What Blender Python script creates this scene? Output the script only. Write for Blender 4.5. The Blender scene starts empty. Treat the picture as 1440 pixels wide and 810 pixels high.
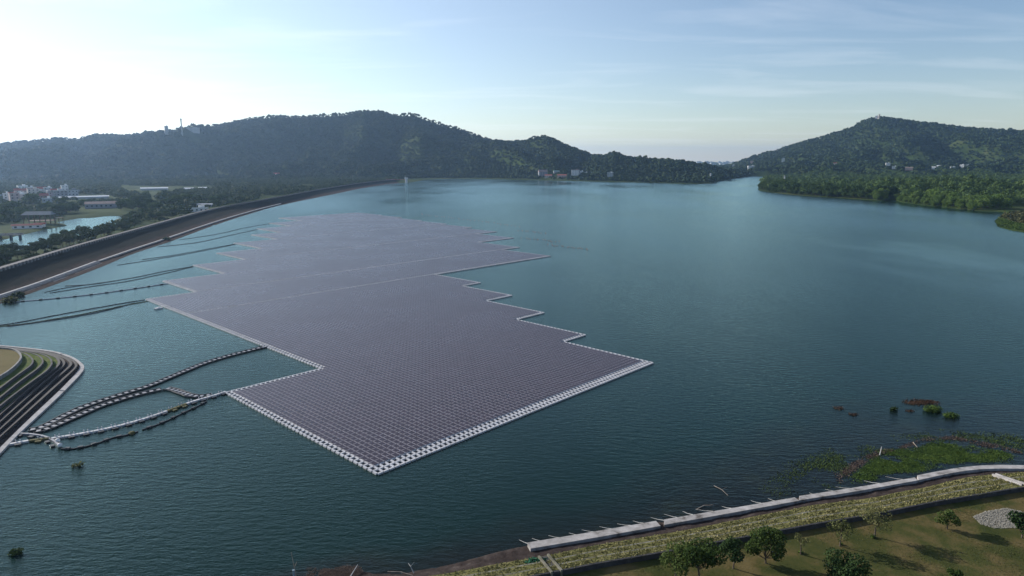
import bpy, math, random
import numpy as np
from mathutils import Vector

R = math.radians
rng = np.random.default_rng(7)
random.seed(7)
sc = bpy.context.scene
COL = sc.collection

# ------------------------------------------------------------------ camera geometry (survey of the photograph)
F, H, YH = 945.0, 60.0, 223.0
TH = math.atan((405 - YH) / F)
CT, ST = math.cos(TH), math.sin(TH)


def ray(px, py):
    xc = (px - 720) / F
    yc = (py - 405) / F
    return xc, CT - yc * ST, ST + yc * CT          # lateral, forward, down per unit depth


def P(px, py, z=0.0):
    """point of the level z seen at the photo pixel (px, py)"""
    xc, fw, dn = ray(px, py)
    t = (H - z) / dn
    return Vector((xc * t, fw * t, z))


def PL(pts, z=0.0):
    return np.array([P(a, b, z) for a, b in pts])


# ------------------------------------------------------------------ small tools
def vnoise(x, y, seed=0):
    xi, yi = np.floor(x).astype(np.int64), np.floor(y).astype(np.int64)
    xf, yf = x - xi, y - yi

    def hsh(a, b):
        n = (a * 374761393 + b * 668265263 + seed * 974634777) & 0x7fffffff
        n = ((n ^ (n >> 13)) * 1274126177) & 0x7fffffff
        return ((n ^ (n >> 16)) & 0xffff) / 65535.0
    u, v = xf * xf * (3 - 2 * xf), yf * yf * (3 - 2 * yf)
    a, b, c, d = hsh(xi, yi), hsh(xi + 1, yi), hsh(xi, yi + 1), hsh(xi + 1, yi + 1)
    return (a * (1 - u) + b * u) * (1 - v) + (c * (1 - u) + d * u) * v


def fbm(x, y, scale, oct=4, seed=0):
    s, amp, tot = 0, 1.0, 0
    fx, fy = np.asarray(x, float) / scale, np.asarray(y, float) / scale
    for k in range(oct):
        s = s + amp * vnoise(fx, fy, seed + k * 17)
        tot += amp
        amp *= .5
        fx, fy = fx * 2.03 + 11.3, fy * 2.03 + 5.7
    return s / tot


def inpoly(x, y, poly):
    x, y = np.asarray(x, float), np.asarray(y, float)
    ins = np.zeros(x.shape, bool)
    n = len(poly)
    for i in range(n):
        x1, y1 = poly[i][0], poly[i][1]
        x2, y2 = poly[(i + 1) % n][0], poly[(i + 1) % n][1]
        if y1 == y2:
            continue
        c = ((y1 > y) != (y2 > y)) & (x < (x2 - x1) * (y - y1) / (y2 - y1) + x1)
        ins ^= c
    return ins


def distpoly(x, y, poly, closed=True):
    x, y = np.asarray(x, float), np.asarray(y, float)
    d = np.full(x.shape, 1e18)
    n = len(poly)
    for i in range(n if closed else n - 1):
        ax, ay = poly[i][0], poly[i][1]
        bx, by = poly[(i + 1) % n][0], poly[(i + 1) % n][1]
        ex, ey = bx - ax, by - ay
        L = ex * ex + ey * ey + 1e-12
        t = np.clip(((x - ax) * ex + (y - ay) * ey) / L, 0, 1)
        d = np.minimum(d, (x - ax - t * ex) ** 2 + (y - ay - t * ey) ** 2)
    return np.sqrt(d)


def resample(pts, n):
    p = np.asarray(pts, float)
    s = np.r_[0, np.cumsum(np.linalg.norm(np.diff(p[:, :2], axis=0), axis=1))]
    q = np.linspace(0, s[-1], n)
    return np.stack([np.interp(q, s, p[:, k]) for k in range(p.shape[1])], 1)


def smooth_line(pts, n, it=2):
    p = np.asarray(pts, float)
    for _ in range(it):                                  # Chaikin
        a = p[:-1] * .75 + p[1:] * .25
        b = p[:-1] * .25 + p[1:] * .75
        q = np.empty((len(a) * 2, p.shape[1]))
        q[0::2], q[1::2] = a, b
        p = np.vstack([p[:1], q, p[-1:]])
    return resample(p, n)


def link(o, parent=None):
    COL.objects.link(o)
    if parent is not None:
        o.parent = parent
    return o


def tag(o, label=None, cat=None, group=None, kind=None):
    if label:
        o['label'] = label
    if cat:
        o['category'] = cat
    if group:
        o['group'] = group
    if kind:
        o['kind'] = kind
    return o


def empty(name, loc, label, cat, group=None, rz=0.0):
    o = bpy.data.objects.new(name, None)
    o.empty_display_size = .5
    o.location = loc
    o.rotation_euler = (0, 0, rz)
    COL.objects.link(o)
    return tag(o, label, cat, group)


def mesh_np(name, verts, quads, mats=None, midx=None, smooth=False):
    """mesh from numpy arrays; quads is (n,4) or (n,3)"""
    verts = np.asarray(verts, np.float32)
    quads = np.asarray(quads, np.int32)
    me = bpy.data.meshes.new(name)
    k = quads.shape[1]
    me.vertices.add(len(verts))
    me.vertices.foreach_set('co', verts.ravel())
    me.loops.add(quads.size)
    me.loops.foreach_set('vertex_index', quads.ravel())
    me.polygons.add(len(quads))
    me.polygons.foreach_set('loop_start', np.arange(0, quads.size, k, dtype=np.int32))
    me.polygons.foreach_set('loop_total', np.full(len(quads), k, np.int32))
    if midx is not None:
        me.polygons.foreach_set('material_index', np.asarray(midx, np.int32))
    me.polygons.foreach_set('use_smooth', np.full(len(quads), smooth, bool))
    for m in (mats or []):
        me.materials.append(m)
    me.update(calc_edges=True)
    return me


def obj(name, me, parent=None, loc=None):
    o = bpy.data.objects.new(name, me)
    if loc is not None:
        o.location = loc
    return link(o, parent)


class MB:
    """collects boxes, tubes and sheets into ONE mesh"""
    def __init__(s):
        s.v, s.f, s.m = [], [], []

    def add(s, v, f, m=0):
        b = len(s.v)
        s.v.extend(tuple(p) for p in v)
        for q in f:
            s.f.append(tuple(i + b for i in q))
            s.m.append(m)

    def box(s, c, size, rz=0.0, m=0, bottom=True):
        x, y, z = [k / 2 for k in size]
        ca, sa = math.cos(rz), math.sin(rz)
        v = []
        for dz in (-z, z):
            for dx, dy in ((-x, -y), (x, -y), (x, y), (-x, y)):
                v.append((c[0] + dx * ca - dy * sa, c[1] + dx * sa + dy * ca, c[2] + dz))
        f = [(4, 5, 6, 7), (0, 1, 5, 4), (1, 2, 6, 5), (2, 3, 7, 6), (3, 0, 4, 7)]
        if bottom:
            f.append((3, 2, 1, 0))
        s.add(v, f, m)

    def tube(s, pts, r, n=6, m=0, cap=True):
        pts = [Vector(p) for p in pts]
        rr = r if isinstance(r, (list, tuple)) else [r] * len(pts)
        v, f = [], []
        for i, p in enumerate(pts):
            d = (pts[min(i + 1, len(pts) - 1)] - pts[max(i - 1, 0)]).normalized()
            a = d.orthogonal().normalized() if abs(d.z) > .9 else Vector((0, 0, 1)).cross(d).normalized()
            b = d.cross(a)
            for k in range(n):
                t = 2 * math.pi * k / n
                v.append(p + a * (math.cos(t) * rr[i]) + b * (math.sin(t) * rr[i]))
        for i in range(len(pts) - 1):
            for k in range(n):
                f.append((i * n + k, i * n + (k + 1) % n, (i + 1) * n + (k + 1) % n, (i + 1) * n + k))
        if cap:
            f.append(tuple(range(n - 1, -1, -1)))
            f.append(tuple((len(pts) - 1) * n + k for k in range(n)))
        s.add(v, f, m)

    def prism(s, poly, z0, z1, m=0):
        n = len(poly)
        v = [(p[0], p[1], z0) for p in poly] + [(p[0], p[1], z1) for p in poly]
        f = [tuple(range(n, 2 * n))] + [(i, (i + 1) % n, n + (i + 1) % n, n + i) for i in range(n)]
        s.add(v, f, m)

    def ball(s, c, r, n=8, k=5, m=0, sz=1.0):
        v, f = [], []
        for i in range(k + 1):
            a = math.pi * i / k
            for j in range(n):
                b = 2 * math.pi * j / n
                v.append((c[0] + r * math.sin(a) * math.cos(b), c[1] + r * math.sin(a) * math.sin(b), c[2] + r * sz * math.cos(a)))
        for i in range(k):
            for j in range(n):
                f.append((i * n + j, (i + 1) * n + j, (i + 1) * n + (j + 1) % n, i * n + (j + 1) % n))
        s.add(v, f, m)

    def mesh(s, name, mats):
        me = bpy.data.meshes.new(name)
        me.from_pydata(s.v, [], s.f)
        for m in (mats if isinstance(mats, (list, tuple)) else [mats]):
            me.materials.append(m)
        if len(set(s.m)) > 1:
            me.polygons.foreach_set('material_index', s.m)
        me.update()
        return me

    def build(s, name, mats, parent=None, loc=None):
        return obj(name, s.mesh(name, mats), parent, loc)


def grid_mesh(name, rows, mats, midx=None, smooth=True):
    """rows: list of (n,3) arrays, lofted"""
    a = np.stack(rows)
    nr, n = a.shape[:2]
    i = np.arange(nr - 1)[:, None] * n + np.arange(n - 1)[None, :]
    q = np.stack([i, i + 1, i + n + 1, i + n], -1).reshape(-1, 4)
    mi = None
    if midx is not None:
        mi = np.repeat(np.asarray(midx), n - 1)
    return mesh_np(name, a.reshape(-1, 3), q, mats, mi, smooth)


# ------------------------------------------------------------------ materials
def new_mat(name):
    m = bpy.data.materials.new(name)
    m.use_nodes = True
    nt = m.node_tree
    nt.nodes.clear()
    out = nt.nodes.new('ShaderNodeOutputMaterial')
    bs = nt.nodes.new('ShaderNodeBsdfPrincipled')
    nt.links.new(bs.outputs[0], out.inputs['Surface'])
    return m, nt, bs


def N(nt, typ, **kw):
    n = nt.nodes.new(typ)
    for k, v in kw.items():
        if k in n.inputs:
            n.inputs[k].default_value = v
        else:
            setattr(n, k, v)
    return n


def ramp(nt, fac, stops):
    r = nt.nodes.new('ShaderNodeValToRGB')
    e = r.color_ramp.elements
    while len(e) < len(stops):
        e.new(.5)
    for el, (p, c) in zip(e, stops):
        el.position = p
        el.color = (*c, 1)
    nt.links.new(fac, r.inputs[0])
    return r.outputs[0]


def mat_noise(name, stops, scale=1.0, rough=.85, detail=6, bump=0.0, bscale=None, stretch=None, spec=.3, bdist=.1):
    """colour from fractal noise in object space"""
    m, nt, bs = new_mat(name)
    tc = N(nt, 'ShaderNodeNewGeometry')
    vec = tc.outputs['Position']
    if stretch:
        mp = N(nt, 'ShaderNodeMapping')
        mp.inputs['Scale'].default_value = stretch
        nt.links.new(vec, mp.inputs[0])
        vec = mp.outputs[0]
    no = N(nt, 'ShaderNodeTexNoise', Scale=scale, Detail=detail, Roughness=.62)
    nt.links.new(vec, no.inputs['Vector'])
    nt.links.new(ramp(nt, no.outputs[0], stops), bs.inputs['Base Color'])
    bs.inputs['Roughness'].default_value = rough
    bs.inputs['Specular IOR Level'].default_value = spec
    if bump:
        n2 = N(nt, 'ShaderNodeTexNoise', Scale=bscale or scale * 6, Detail=4)
        nt.links.new(vec, n2.inputs['Vector'])
        b = N(nt, 'ShaderNodeBump', Strength=bump, Distance=bdist)
        nt.links.new(n2.outputs[0], b.inputs['Height'])
        nt.links.new(b.outputs[0], bs.inputs['Normal'])
    return m


def flat(name, c, rough=.7, var=.25, scale=.6, spec=.3, metal=0.0):
    lo = tuple(k * (1 - var) for k in c)
    hi = tuple(min(1, k * (1 + var)) for k in c)
    m = mat_noise(name, [(.3, lo), (.7, hi)], scale, rough, 5, spec=spec)
    m.node_tree.nodes['Principled BSDF'].inputs['Metallic'].default_value = metal
    return m


def leaf_mat(name, dark, mid, light, transl=.25, patch=.0):
    """leaf colour varies per leaf clump and per tree; leaves let some light through"""
    m, nt, bs = new_mat(name)
    g = N(nt, 'ShaderNodeNewGeometry')
    oi = N(nt, 'ShaderNodeObjectInfo')
    a = N(nt, 'ShaderNodeMath', operation='MULTIPLY')
    a.inputs[1].default_value = .55
    nt.links.new(g.outputs['Random Per Island'], a.inputs[0])
    src = oi.outputs['Random']
    if patch:
        no = N(nt, 'ShaderNodeTexNoise', Scale=patch, Detail=5, Roughness=.7)
        nt.links.new(g.outputs['Position'], no.inputs['Vector'])
        mr = N(nt, 'ShaderNodeMapRange')
        mr.inputs[1].default_value, mr.inputs[2].default_value = .3, .7
        nt.links.new(no.outputs[0], mr.inputs[0])
        src = mr.outputs[0]
    b = N(nt, 'ShaderNodeMath', operation='MULTIPLY_ADD')
    b.inputs[1].default_value = .45
    nt.links.new(src, b.inputs[0])
    nt.links.new(a.outputs[0], b.inputs[2])
    col = ramp(nt, b.outputs[0], [(.1, dark), (.5, mid), (.92, light)])
    nt.links.new(col, bs.inputs['Base Color'])
    bs.inputs['Roughness'].default_value = .8
    bs.inputs['Specular IOR Level'].default_value = .08
    if transl:
        tr = N(nt, 'ShaderNodeBsdfTranslucent')
        nt.links.new(col, tr.inputs[0])
        mx = N(nt, 'ShaderNodeMixShader')
        mx.inputs[0].default_value = transl
        nt.links.new(bs.outputs[0], mx.inputs[1])
        nt.links.new(tr.outputs[0], mx.inputs[2])
        nt.links.new(mx.outputs[0], nt.nodes['Material Output'].inputs['Surface'])
    return m


M = {}
M['concrete'] = mat_noise('concrete', [(.32, (.11, .095, .085)), (.43, (.27, .25, .235)), (.58, (.38, .355, .34)), (.72, (.48, .455, .44))], .55, .9, 8, .3, 6)
M['kerb'] = mat_noise('kerb_concrete', [(.25, (.24, .225, .215)), (.5, (.40, .38, .37)), (.8, (.52, .50, .49))], .7, .9, 8, .2, 6)
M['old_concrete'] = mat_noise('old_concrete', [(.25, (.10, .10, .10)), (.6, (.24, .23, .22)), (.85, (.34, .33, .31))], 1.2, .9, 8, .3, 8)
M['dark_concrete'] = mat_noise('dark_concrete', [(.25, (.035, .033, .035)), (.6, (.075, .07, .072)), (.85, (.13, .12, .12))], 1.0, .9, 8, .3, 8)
M['drain_wall'] = mat_noise('drain_wall_shade_concrete', [(.3, (.022, .022, .025)), (.6, (.05, .048, .05)), (.85, (.10, .095, .09))], 1.0, .9, 8, .3, 8)  # concrete darkened so the colour carries the shade of the camera-side face
M['wet_step'] = mat_noise('wet_step', [(.3, (.016, .013, .013)), (.6, (.033, .027, .027)), (.85, (.07, .055, .05))], 1.1, .75, 8, .4, 7)
M['mud'] = mat_noise('mud', [(.25, (.018, .013, .012)), (.55, (.05, .038, .034)), (.72, (.10, .08, .07)), (.85, (.26, .22, .19))], .55, .9, 9, .6, 3, spec=.04)
M['plastic'] = flat('float_plastic', (.50, .49, .50), .55, .18, .3)
M['plastic_grey'] = flat('float_plastic_grey', (.40, .40, .43), .55, .2, .3)
M['row_plastic'] = flat('row_float_plastic', (.23, .21, .235), .6, .2, .3)
M['walk_plastic'] = flat('walkway_float_plastic', (.27, .27, .29), .6, .3, .5)
M['black'] = flat('black_plastic', (.02, .022, .026), .5, .3)
M['cable'] = flat('cable', (.035, .035, .04), .6, .4)
M['moss'] = mat_noise('mossy_float', [(.3, (.05, .055, .015)), (.7, (.13, .11, .04))], 2.0, .9)
M['wood'] = mat_noise('dead_wood', [(.3, (.16, .12, .09)), (.7, (.42, .36, .30))], 2.0, .9)
M['pale_wood'] = mat_noise('pale_wood', [(.3, (.34, .33, .31)), (.7, (.55, .53, .50))], 2.0, .9)
M['bark'] = mat_noise('bark', [(.3, (.05, .04, .03)), (.7, (.14, .11, .085))], 3.0, .95)
M['pale_bark'] = mat_noise('pale_bark', [(.3, (.16, .14, .12)), (.7, (.34, .31, .27))], 2.0, .95)
M['tar'] = mat_noise('dam_road_tar', [(.3, (.09, .085, .085)), (.7, (.16, .15, .15))], .3, .9)
M['white'] = flat('white_paint', (.74, .73, .71), .6, .1, .4)
M['cream'] = flat('cream_wall', (.55, .49, .44), .8, .15, .4)
M['pinkwall'] = flat('pinkish_wall', (.46, .34, .31), .8, .15, .4)
M['greywall'] = flat('grey_wall', (.24, .25, .27), .8, .2, .4)
M['palegrey'] = flat('pale_grey_wall', (.42, .43, .44), .8, .15, .4)
M['redroof'] = flat('red_roof', (.33, .10, .075), .8, .25, .5)
M['brownroof'] = flat('brown_roof', (.28, .20, .17), .8, .25, .5)
M['blueroof'] = flat('blue_roof', (.16, .28, .30), .6, .2, .5)
M['greyroof'] = flat('grey_roof', (.17, .19, .20), .6, .2, .5)
M['whiteroof'] = flat('white_sheet_roof', (.72, .72, .72), .5, .1, .5)
M['glass'] = flat('window_glass', (.03, .04, .05), .15, .2, spec=.6)
M['orange'] = flat('orange_plastic', (.34, .12, .07), .5, .25)
M['post'] = flat('blue_grey_post', (.20, .28, .32), .5, .2)
M['rock'] = mat_noise('pale_gravel', [(.3, (.16, .15, .12)), (.7, (.36, .33, .28))], 3.0, .95)
M['alu'] = flat('aluminium_frame', (.46, .46, .48), .4, .1, metal=.3)

M['leaf_near'] = leaf_mat('sapling_leaf', (.03, .055, .014), (.07, .105, .028), (.14, .17, .055), .4)
M['leaf_dark'] = leaf_mat('dark_leaf', (.016, .033, .012), (.034, .062, .02), (.06, .095, .03), .25)
M['leaf_dry'] = leaf_mat('sparse_leaf', (.05, .06, .02), (.11, .12, .045), (.19, .18, .08), .3)
M['leaf_dam'] = leaf_mat('dam_tree_leaf', (.018, .034, .014), (.036, .058, .022), (.065, .09, .035), .2)
M['leaf_wood'] = leaf_mat('wood_leaf', (.026, .052, .014), (.052, .09, .025), (.095, .135, .038), .2)
M['leaf_bamboo'] = leaf_mat('bamboo_leaf', (.07, .12, .026), (.115, .18, .04), (.16, .22, .06), .3)
M['leaf_forest'] = leaf_mat('forest_leaf', (.018, .034, .013), (.032, .056, .021), (.058, .082, .031), .0, .014)
M['leaf_water'] = leaf_mat('water_plant_leaf', (.018, .036, .010), (.050, .088, .018), (.13, .18, .036), .15, .3)
M['leaf_water_dull'] = leaf_mat('drowned_plant_leaf', (.02, .035, .012), (.045, .07, .02), (.08, .11, .03), .1)
M['leaf_brown'] = leaf_mat('dead_plant_leaf', (.03, .018, .013), (.075, .045, .03), (.14, .085, .05), .1)
M['leaf_debris'] = leaf_mat('debris_leaf', (.03, .02, .016), (.075, .052, .042), (.20, .155, .12), .0)
M['leaf_scrub'] = leaf_mat('scrub_leaf', (.03, .038, .014), (.06, .065, .025), (.11, .10, .045), .1)
M['grass_blade'] = leaf_mat('bank_grass_blade', (.085, .095, .026), (.185, .172, .068), (.32, .275, .135), .2, .5)
M['grass_lawn_blade'] = leaf_mat('lawn_grass_blade', (.035, .05, .014), (.072, .074, .024), (.14, .118, .048), .2, .25)

M['bank_grass'] = mat_noise('bank_grass', [(.25, (.08, .09, .025)), (.5, (.15, .142, .054)), (.75, (.25, .22, .105))], .7, .95, 9, .5, 5, spec=.04)
M['tread_kerb'] = mat_noise('terrace_kerb', [(.3, (.09, .085, .06)), (.5, (.17, .16, .12)), (.75, (.27, .25, .21))], 1.1, .95, 8, .3, 6, spec=.04)
M['headland_grass'] = mat_noise('headland_grass', [(.28, (.045, .075, .018)), (.5, (.085, .115, .03)), (.75, (.17, .165, .065))], .5, .95, 9, .5, 5, spec=.03)
M['lawn'] = mat_noise('lawn', [(.28, (.032, .044, .013)), (.46, (.062, .066, .021)), (.58, (.115, .090, .037)), (.76, (.17, .13, .06))], .16, .95, 10, .6, 3, spec=.04)
M['tan_grass'] = mat_noise('tan_grass', [(.3, (.10, .085, .035)), (.55, (.16, .13, .06)), (.8, (.11, .11, .04))], .12, .95, 9, .4, 2, spec=.04)


def ground_mat():
    m, nt, bs = new_mat('ground_earth_and_grass')
    g = N(nt, 'ShaderNodeNewGeometry')
    n1 = N(nt, 'ShaderNodeTexNoise', Scale=.012, Detail=9, Roughness=.65)
    nt.links.new(g.outputs['Position'], n1.inputs['Vector'])
    c = ramp(nt, n1.outputs[0], [(.3, (.018, .032, .010)), (.5, (.034, .055, .015)), (.64, (.06, .075, .026)), (.78, (.11, .095, .055))])
    nt.links.new(c, bs.inputs['Base Color'])
    bs.inputs['Roughness'].default_value = 1
    bs.inputs['Specular IOR Level'].default_value = .03
    return m


M['ground'] = ground_mat()


def dam_mat():
    m, nt, bs = new_mat('dam_slope_stone')
    g = N(nt, 'ShaderNodeNewGeometry')
    sp = N(nt, 'ShaderNodeSeparateXYZ')
    nt.links.new(g.outputs['Position'], sp.inputs[0])
    n1 = N(nt, 'ShaderNodeTexNoise', Scale=.16, Detail=9, Roughness=.7)
    nt.links.new(g.outputs['Position'], n1.inputs['Vector'])
    a = N(nt, 'ShaderNodeMath', operation='MULTIPLY_ADD')
    a.inputs[1].default_value = 3.2
    nt.links.new(n1.outputs[0], a.inputs[0])
    nt.links.new(sp.outputs[2], a.inputs[2])
    mr = N(nt, 'ShaderNodeMapRange')
    mr.inputs[1].default_value, mr.inputs[2].default_value = 3.0, 4.2
    nt.links.new(a.outputs[0], mr.inputs[0])
    n2 = N(nt, 'ShaderNodeTexNoise', Scale=.9, Detail=8, Roughness=.7)
    nt.links.new(g.outputs['Position'], n2.inputs['Vector'])
    low = ramp(nt, n2.outputs[0], [(.3, (.022, .014, .012)), (.55, (.05, .031, .025)), (.75, (.10, .07, .05))])
    up = ramp(nt, n2.outputs[0], [(.3, (.007, .009, .007)), (.55, (.012, .0145, .011)), (.78, (.022, .025, .017))])
    mx = N(nt, 'ShaderNodeMixRGB')
    nt.links.new(mr.outputs[0], mx.inputs[0])
    nt.links.new(low, mx.inputs[1])
    nt.links.new(up, mx.inputs[2])
    nt.links.new(mx.outputs[0], bs.inputs['Base Color'])
    bs.inputs['Roughness'].default_value = 1
    bs.inputs['Specular IOR Level'].default_value = .05
    b = N(nt, 'ShaderNodeBump', Strength=.3, Distance=.25)
    nt.links.new(n2.outputs[0], b.inputs['Height'])
    nt.links.new(b.outputs[0], bs.inputs['Normal'])
    return m


M['dam'] = dam_mat()


def water_mat():
    m, nt, bs = new_mat('reservoir_water')
    g = N(nt, 'ShaderNodeNewGeometry')
    pos = g.outputs['Position']
    big = N(nt, 'ShaderNodeTexNoise', Scale=.006, Detail=4, Roughness=.55)
    mp0 = N(nt, 'ShaderNodeMapping')
    mp0.inputs['Scale'].default_value = (1, .45, 1)
    mp0.inputs['Rotation'].default_value = (0, 0, R(20))
    nt.links.new(pos, mp0.inputs[0])
    nt.links.new(mp0.outputs[0], big.inputs['Vector'])
    c0 = ramp(nt, big.outputs[0], [(.3, (.0015, .0118, .009)), (.7, (.002, .0162, .012))])
    sh = N(nt, 'ShaderNodeAttribute', attribute_name='shallow')
    bn = N(nt, 'ShaderNodeTexNoise', Scale=.12, Detail=7, Roughness=.65)
    nt.links.new(pos, bn.inputs['Vector'])
    bed = ramp(nt, bn.outputs[0], [(.3, (.003, .004, .003)), (.55, (.008, .0075, .005)), (.75, (.018, .020, .008))])
    cmx = N(nt, 'ShaderNodeMixRGB')
    nt.links.new(sh.outputs['Fac'], cmx.inputs[0])
    nt.links.new(c0, cmx.inputs[1])
    nt.links.new(bed, cmx.inputs[2])
    c = cmx.outputs[0]
    nt.nodes.remove(bs)
    body = N(nt, 'ShaderNodeBsdfDiffuse')
    nt.links.new(c, body.inputs['Color'])
    gls = N(nt, 'ShaderNodeBsdfGlossy')
    gls.inputs['Color'].default_value = (.75, .96, .95, 1)
    fr = N(nt, 'ShaderNodeFresnel', IOR=1.25)
    mixw = N(nt, 'ShaderNodeMixShader')
    nt.links.new(fr.outputs[0], mixw.inputs[0])
    nt.links.new(body.outputs[0], mixw.inputs[1])
    nt.links.new(gls.outputs[0], mixw.inputs[2])
    nt.links.new(mixw.outputs[0], nt.nodes['Material Output'].inputs['Surface'])
    rr = N(nt, 'ShaderNodeMapRange')
    rr.inputs[1].default_value, rr.inputs[2].default_value = .3, .7
    rr.inputs[3].default_value, rr.inputs[4].default_value = .07, .24
    nt.links.new(big.outputs[0], rr.inputs[0])
    nt.links.new(rr.outputs[0], gls.inputs['Roughness'])
    # wind ripples: two stretched noises at an angle, weaker where the big patches are calm
    def rip(scale, sx, rot, det):
        mp = N(nt, 'ShaderNodeMapping')
        mp.inputs['Scale'].default_value = (sx, 1, 1)
        mp.inputs['Rotation'].default_value = (0, 0, R(rot))
        nt.links.new(pos, mp.inputs[0])
        no = N(nt, 'ShaderNodeTexNoise', Scale=scale, Detail=det, Roughness=.6)
        nt.links.new(mp.outputs[0], no.inputs['Vector'])
        return no.outputs[0]
    r1, r2 = rip(1.0, .33, 38, 3), rip(2.6, .5, 55, 2)
    ad = N(nt, 'ShaderNodeMath', operation='MULTIPLY_ADD')
    ad.inputs[1].default_value = .35
    nt.links.new(r2, ad.inputs[0])
    nt.links.new(r1, ad.inputs[2])
    st = N(nt, 'ShaderNodeMapRange')
    st.inputs[1].default_value, st.inputs[2].default_value = .35, .7
    st.inputs[3].default_value, st.inputs[4].default_value = .16, .85
    nt.links.new(big.outputs[0], st.inputs[0])
    b = N(nt, 'ShaderNodeBump', Distance=.45)
    nt.links.new(st.outputs[0], b.inputs['Strength'])
    nt.links.new(ad.outputs[0], b.inputs['Height'])
    nt.links.new(b.outputs[0], gls.inputs['Normal'])
    nt.links.new(b.outputs[0], fr.inputs['Normal'])
    return m


M['water'] = water_mat()


def panel_mat():
    m, nt, bs = new_mat('solar_cells')
    g = N(nt, 'ShaderNodeNewGeometry')
    c = ramp(nt, g.outputs['Random Per Island'], [(0, (.017, .009, .013)), (.5, (.023, .012, .017)), (1, (.030, .016, .022))])
    nt.links.new(c, bs.inputs['Base Color'])
    n_ = N(nt, 'ShaderNodeTexNoise', Scale=.035, Detail=5, Roughness=.6)
    nt.links.new(g.outputs['Position'], n_.inputs['Vector'])
    r_ = N(nt, 'ShaderNodeMapRange')
    r_.inputs[1].default_value, r_.inputs[2].default_value = .3, .7
    r_.inputs[3].default_value, r_.inputs[4].default_value = .25, .31
    nt.links.new(n_.outputs[0], r_.inputs[0])
    nt.links.new(r_.outputs[0], bs.inputs['Roughness'])
    bs.inputs['IOR'].default_value = 1.43
    bs.inputs['Specular Tint'].default_value = (1, .74, .86, 1)
    return m


M['panel'] = panel_mat()

# ------------------------------------------------------------------ camera, sun, sky, air
cam = bpy.data.cameras.new('camera')
cam.sensor_width = 36
cam.lens = 36 * F / 1440
cam.clip_start, cam.clip_end = .5, 60000
co = bpy.data.objects.new('camera', cam)
co.location = (0, 0, H)
co.rotation_euler = (math.pi / 2 - TH, 0, 0)
COL.objects.link(co)
sc.camera = co

SUN_AZ, SUN_EL = R(-59), R(21)
sv = Vector((math.sin(SUN_AZ) * math.cos(SUN_EL), math.cos(SUN_AZ) * math.cos(SUN_EL), math.sin(SUN_EL)))
sl = bpy.data.lights.new('sun', 'SUN')
sl.energy = 4.8
sl.angle = R(.5)
sl.color = (1, .95, .87)
so = bpy.data.objects.new('sun', sl)
so.rotation_euler = sv.to_track_quat('Z', 'Y').to_euler()
so.location = (-300, 200, 400)
COL.objects.link(so)

w = bpy.data.worlds.new('World')
sc.world = w
w.use_nodes = True
nt = w.node_tree
nt.nodes.clear()
wo = nt.nodes.new('ShaderNodeOutputWorld')
bg = nt.nodes.new('ShaderNodeBackground')
bg.inputs[1].default_value = .10
sky = nt.nodes.new('ShaderNodeTexSky')
sky.sky_type = 'NISHITA'
sky.sun_disc = False
sky.sun_elevation = SUN_EL
sky.sun_rotation = SUN_AZ
sky.altitude = 60
sky.air_density, sky.dust_density, sky.ozone_density = 1.0, .05, 1.0
# thin cirrus streaks
tc = nt.nodes.new('ShaderNodeTexCoord')
sx = nt.nodes.new('ShaderNodeSeparateXYZ')
nt.links.new(tc.outputs['Generated'], sx.inputs[0])
zz = N(nt, 'ShaderNodeMath', operation='ADD')
zz.inputs[1].default_value = .06
nt.links.new(sx.outputs[2], zz.inputs[0])
dx = N(nt, 'ShaderNodeMath', operation='DIVIDE')
dy = N(nt, 'ShaderNodeMath', operation='DIVIDE')
for d_, k in ((dx, 0), (dy, 1)):
    nt.links.new(sx.outputs[k], d_.inputs[0])
    nt.links.new(zz.outputs[0], d_.inputs[1])
cb = nt.nodes.new('ShaderNodeCombineXYZ')
nt.links.new(dx.outputs[0], cb.inputs[0])
nt.links.new(dy.outputs[0], cb.inputs[1])
mp = nt.nodes.new('ShaderNodeMapping')
mp.inputs['Scale'].default_value = (.55, 1.5, 1)
mp.inputs['Rotation'].default_value = (0, 0, R(-14))
nt.links.new(cb.outputs[0], mp.inputs[0])
cn = N(nt, 'ShaderNodeTexNoise', Scale=.9, Detail=7, Roughness=.55, Distortion=.6)
nt.links.new(mp.outputs[0], cn.inputs['Vector'])
cr = N(nt, 'ShaderNodeMapRange')
cr.inputs[1].default_value, cr.inputs[2].default_value = .50, .82
cr.inputs[3].default_value, cr.inputs[4].default_value = 0, .3
nt.links.new(cn.outputs[0], cr.inputs[0])
cm = nt.nodes.new('ShaderNodeMixRGB')
cm.inputs[2].default_value = (8.5, 8.8, 9.2, 1)
nt.links.new(cr.outputs[0], cm.inputs[0])
wbal = nt.nodes.new('ShaderNodeMixRGB')
wbal.blend_type = 'MULTIPLY'
wbal.inputs[0].default_value = 1
wbal.inputs[2].default_value = (.85, .89, 1.0, 1)
nt.links.new(sky.outputs[0], wbal.inputs[1])
nt.links.new(wbal.outputs[0], cm.inputs[1])
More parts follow.
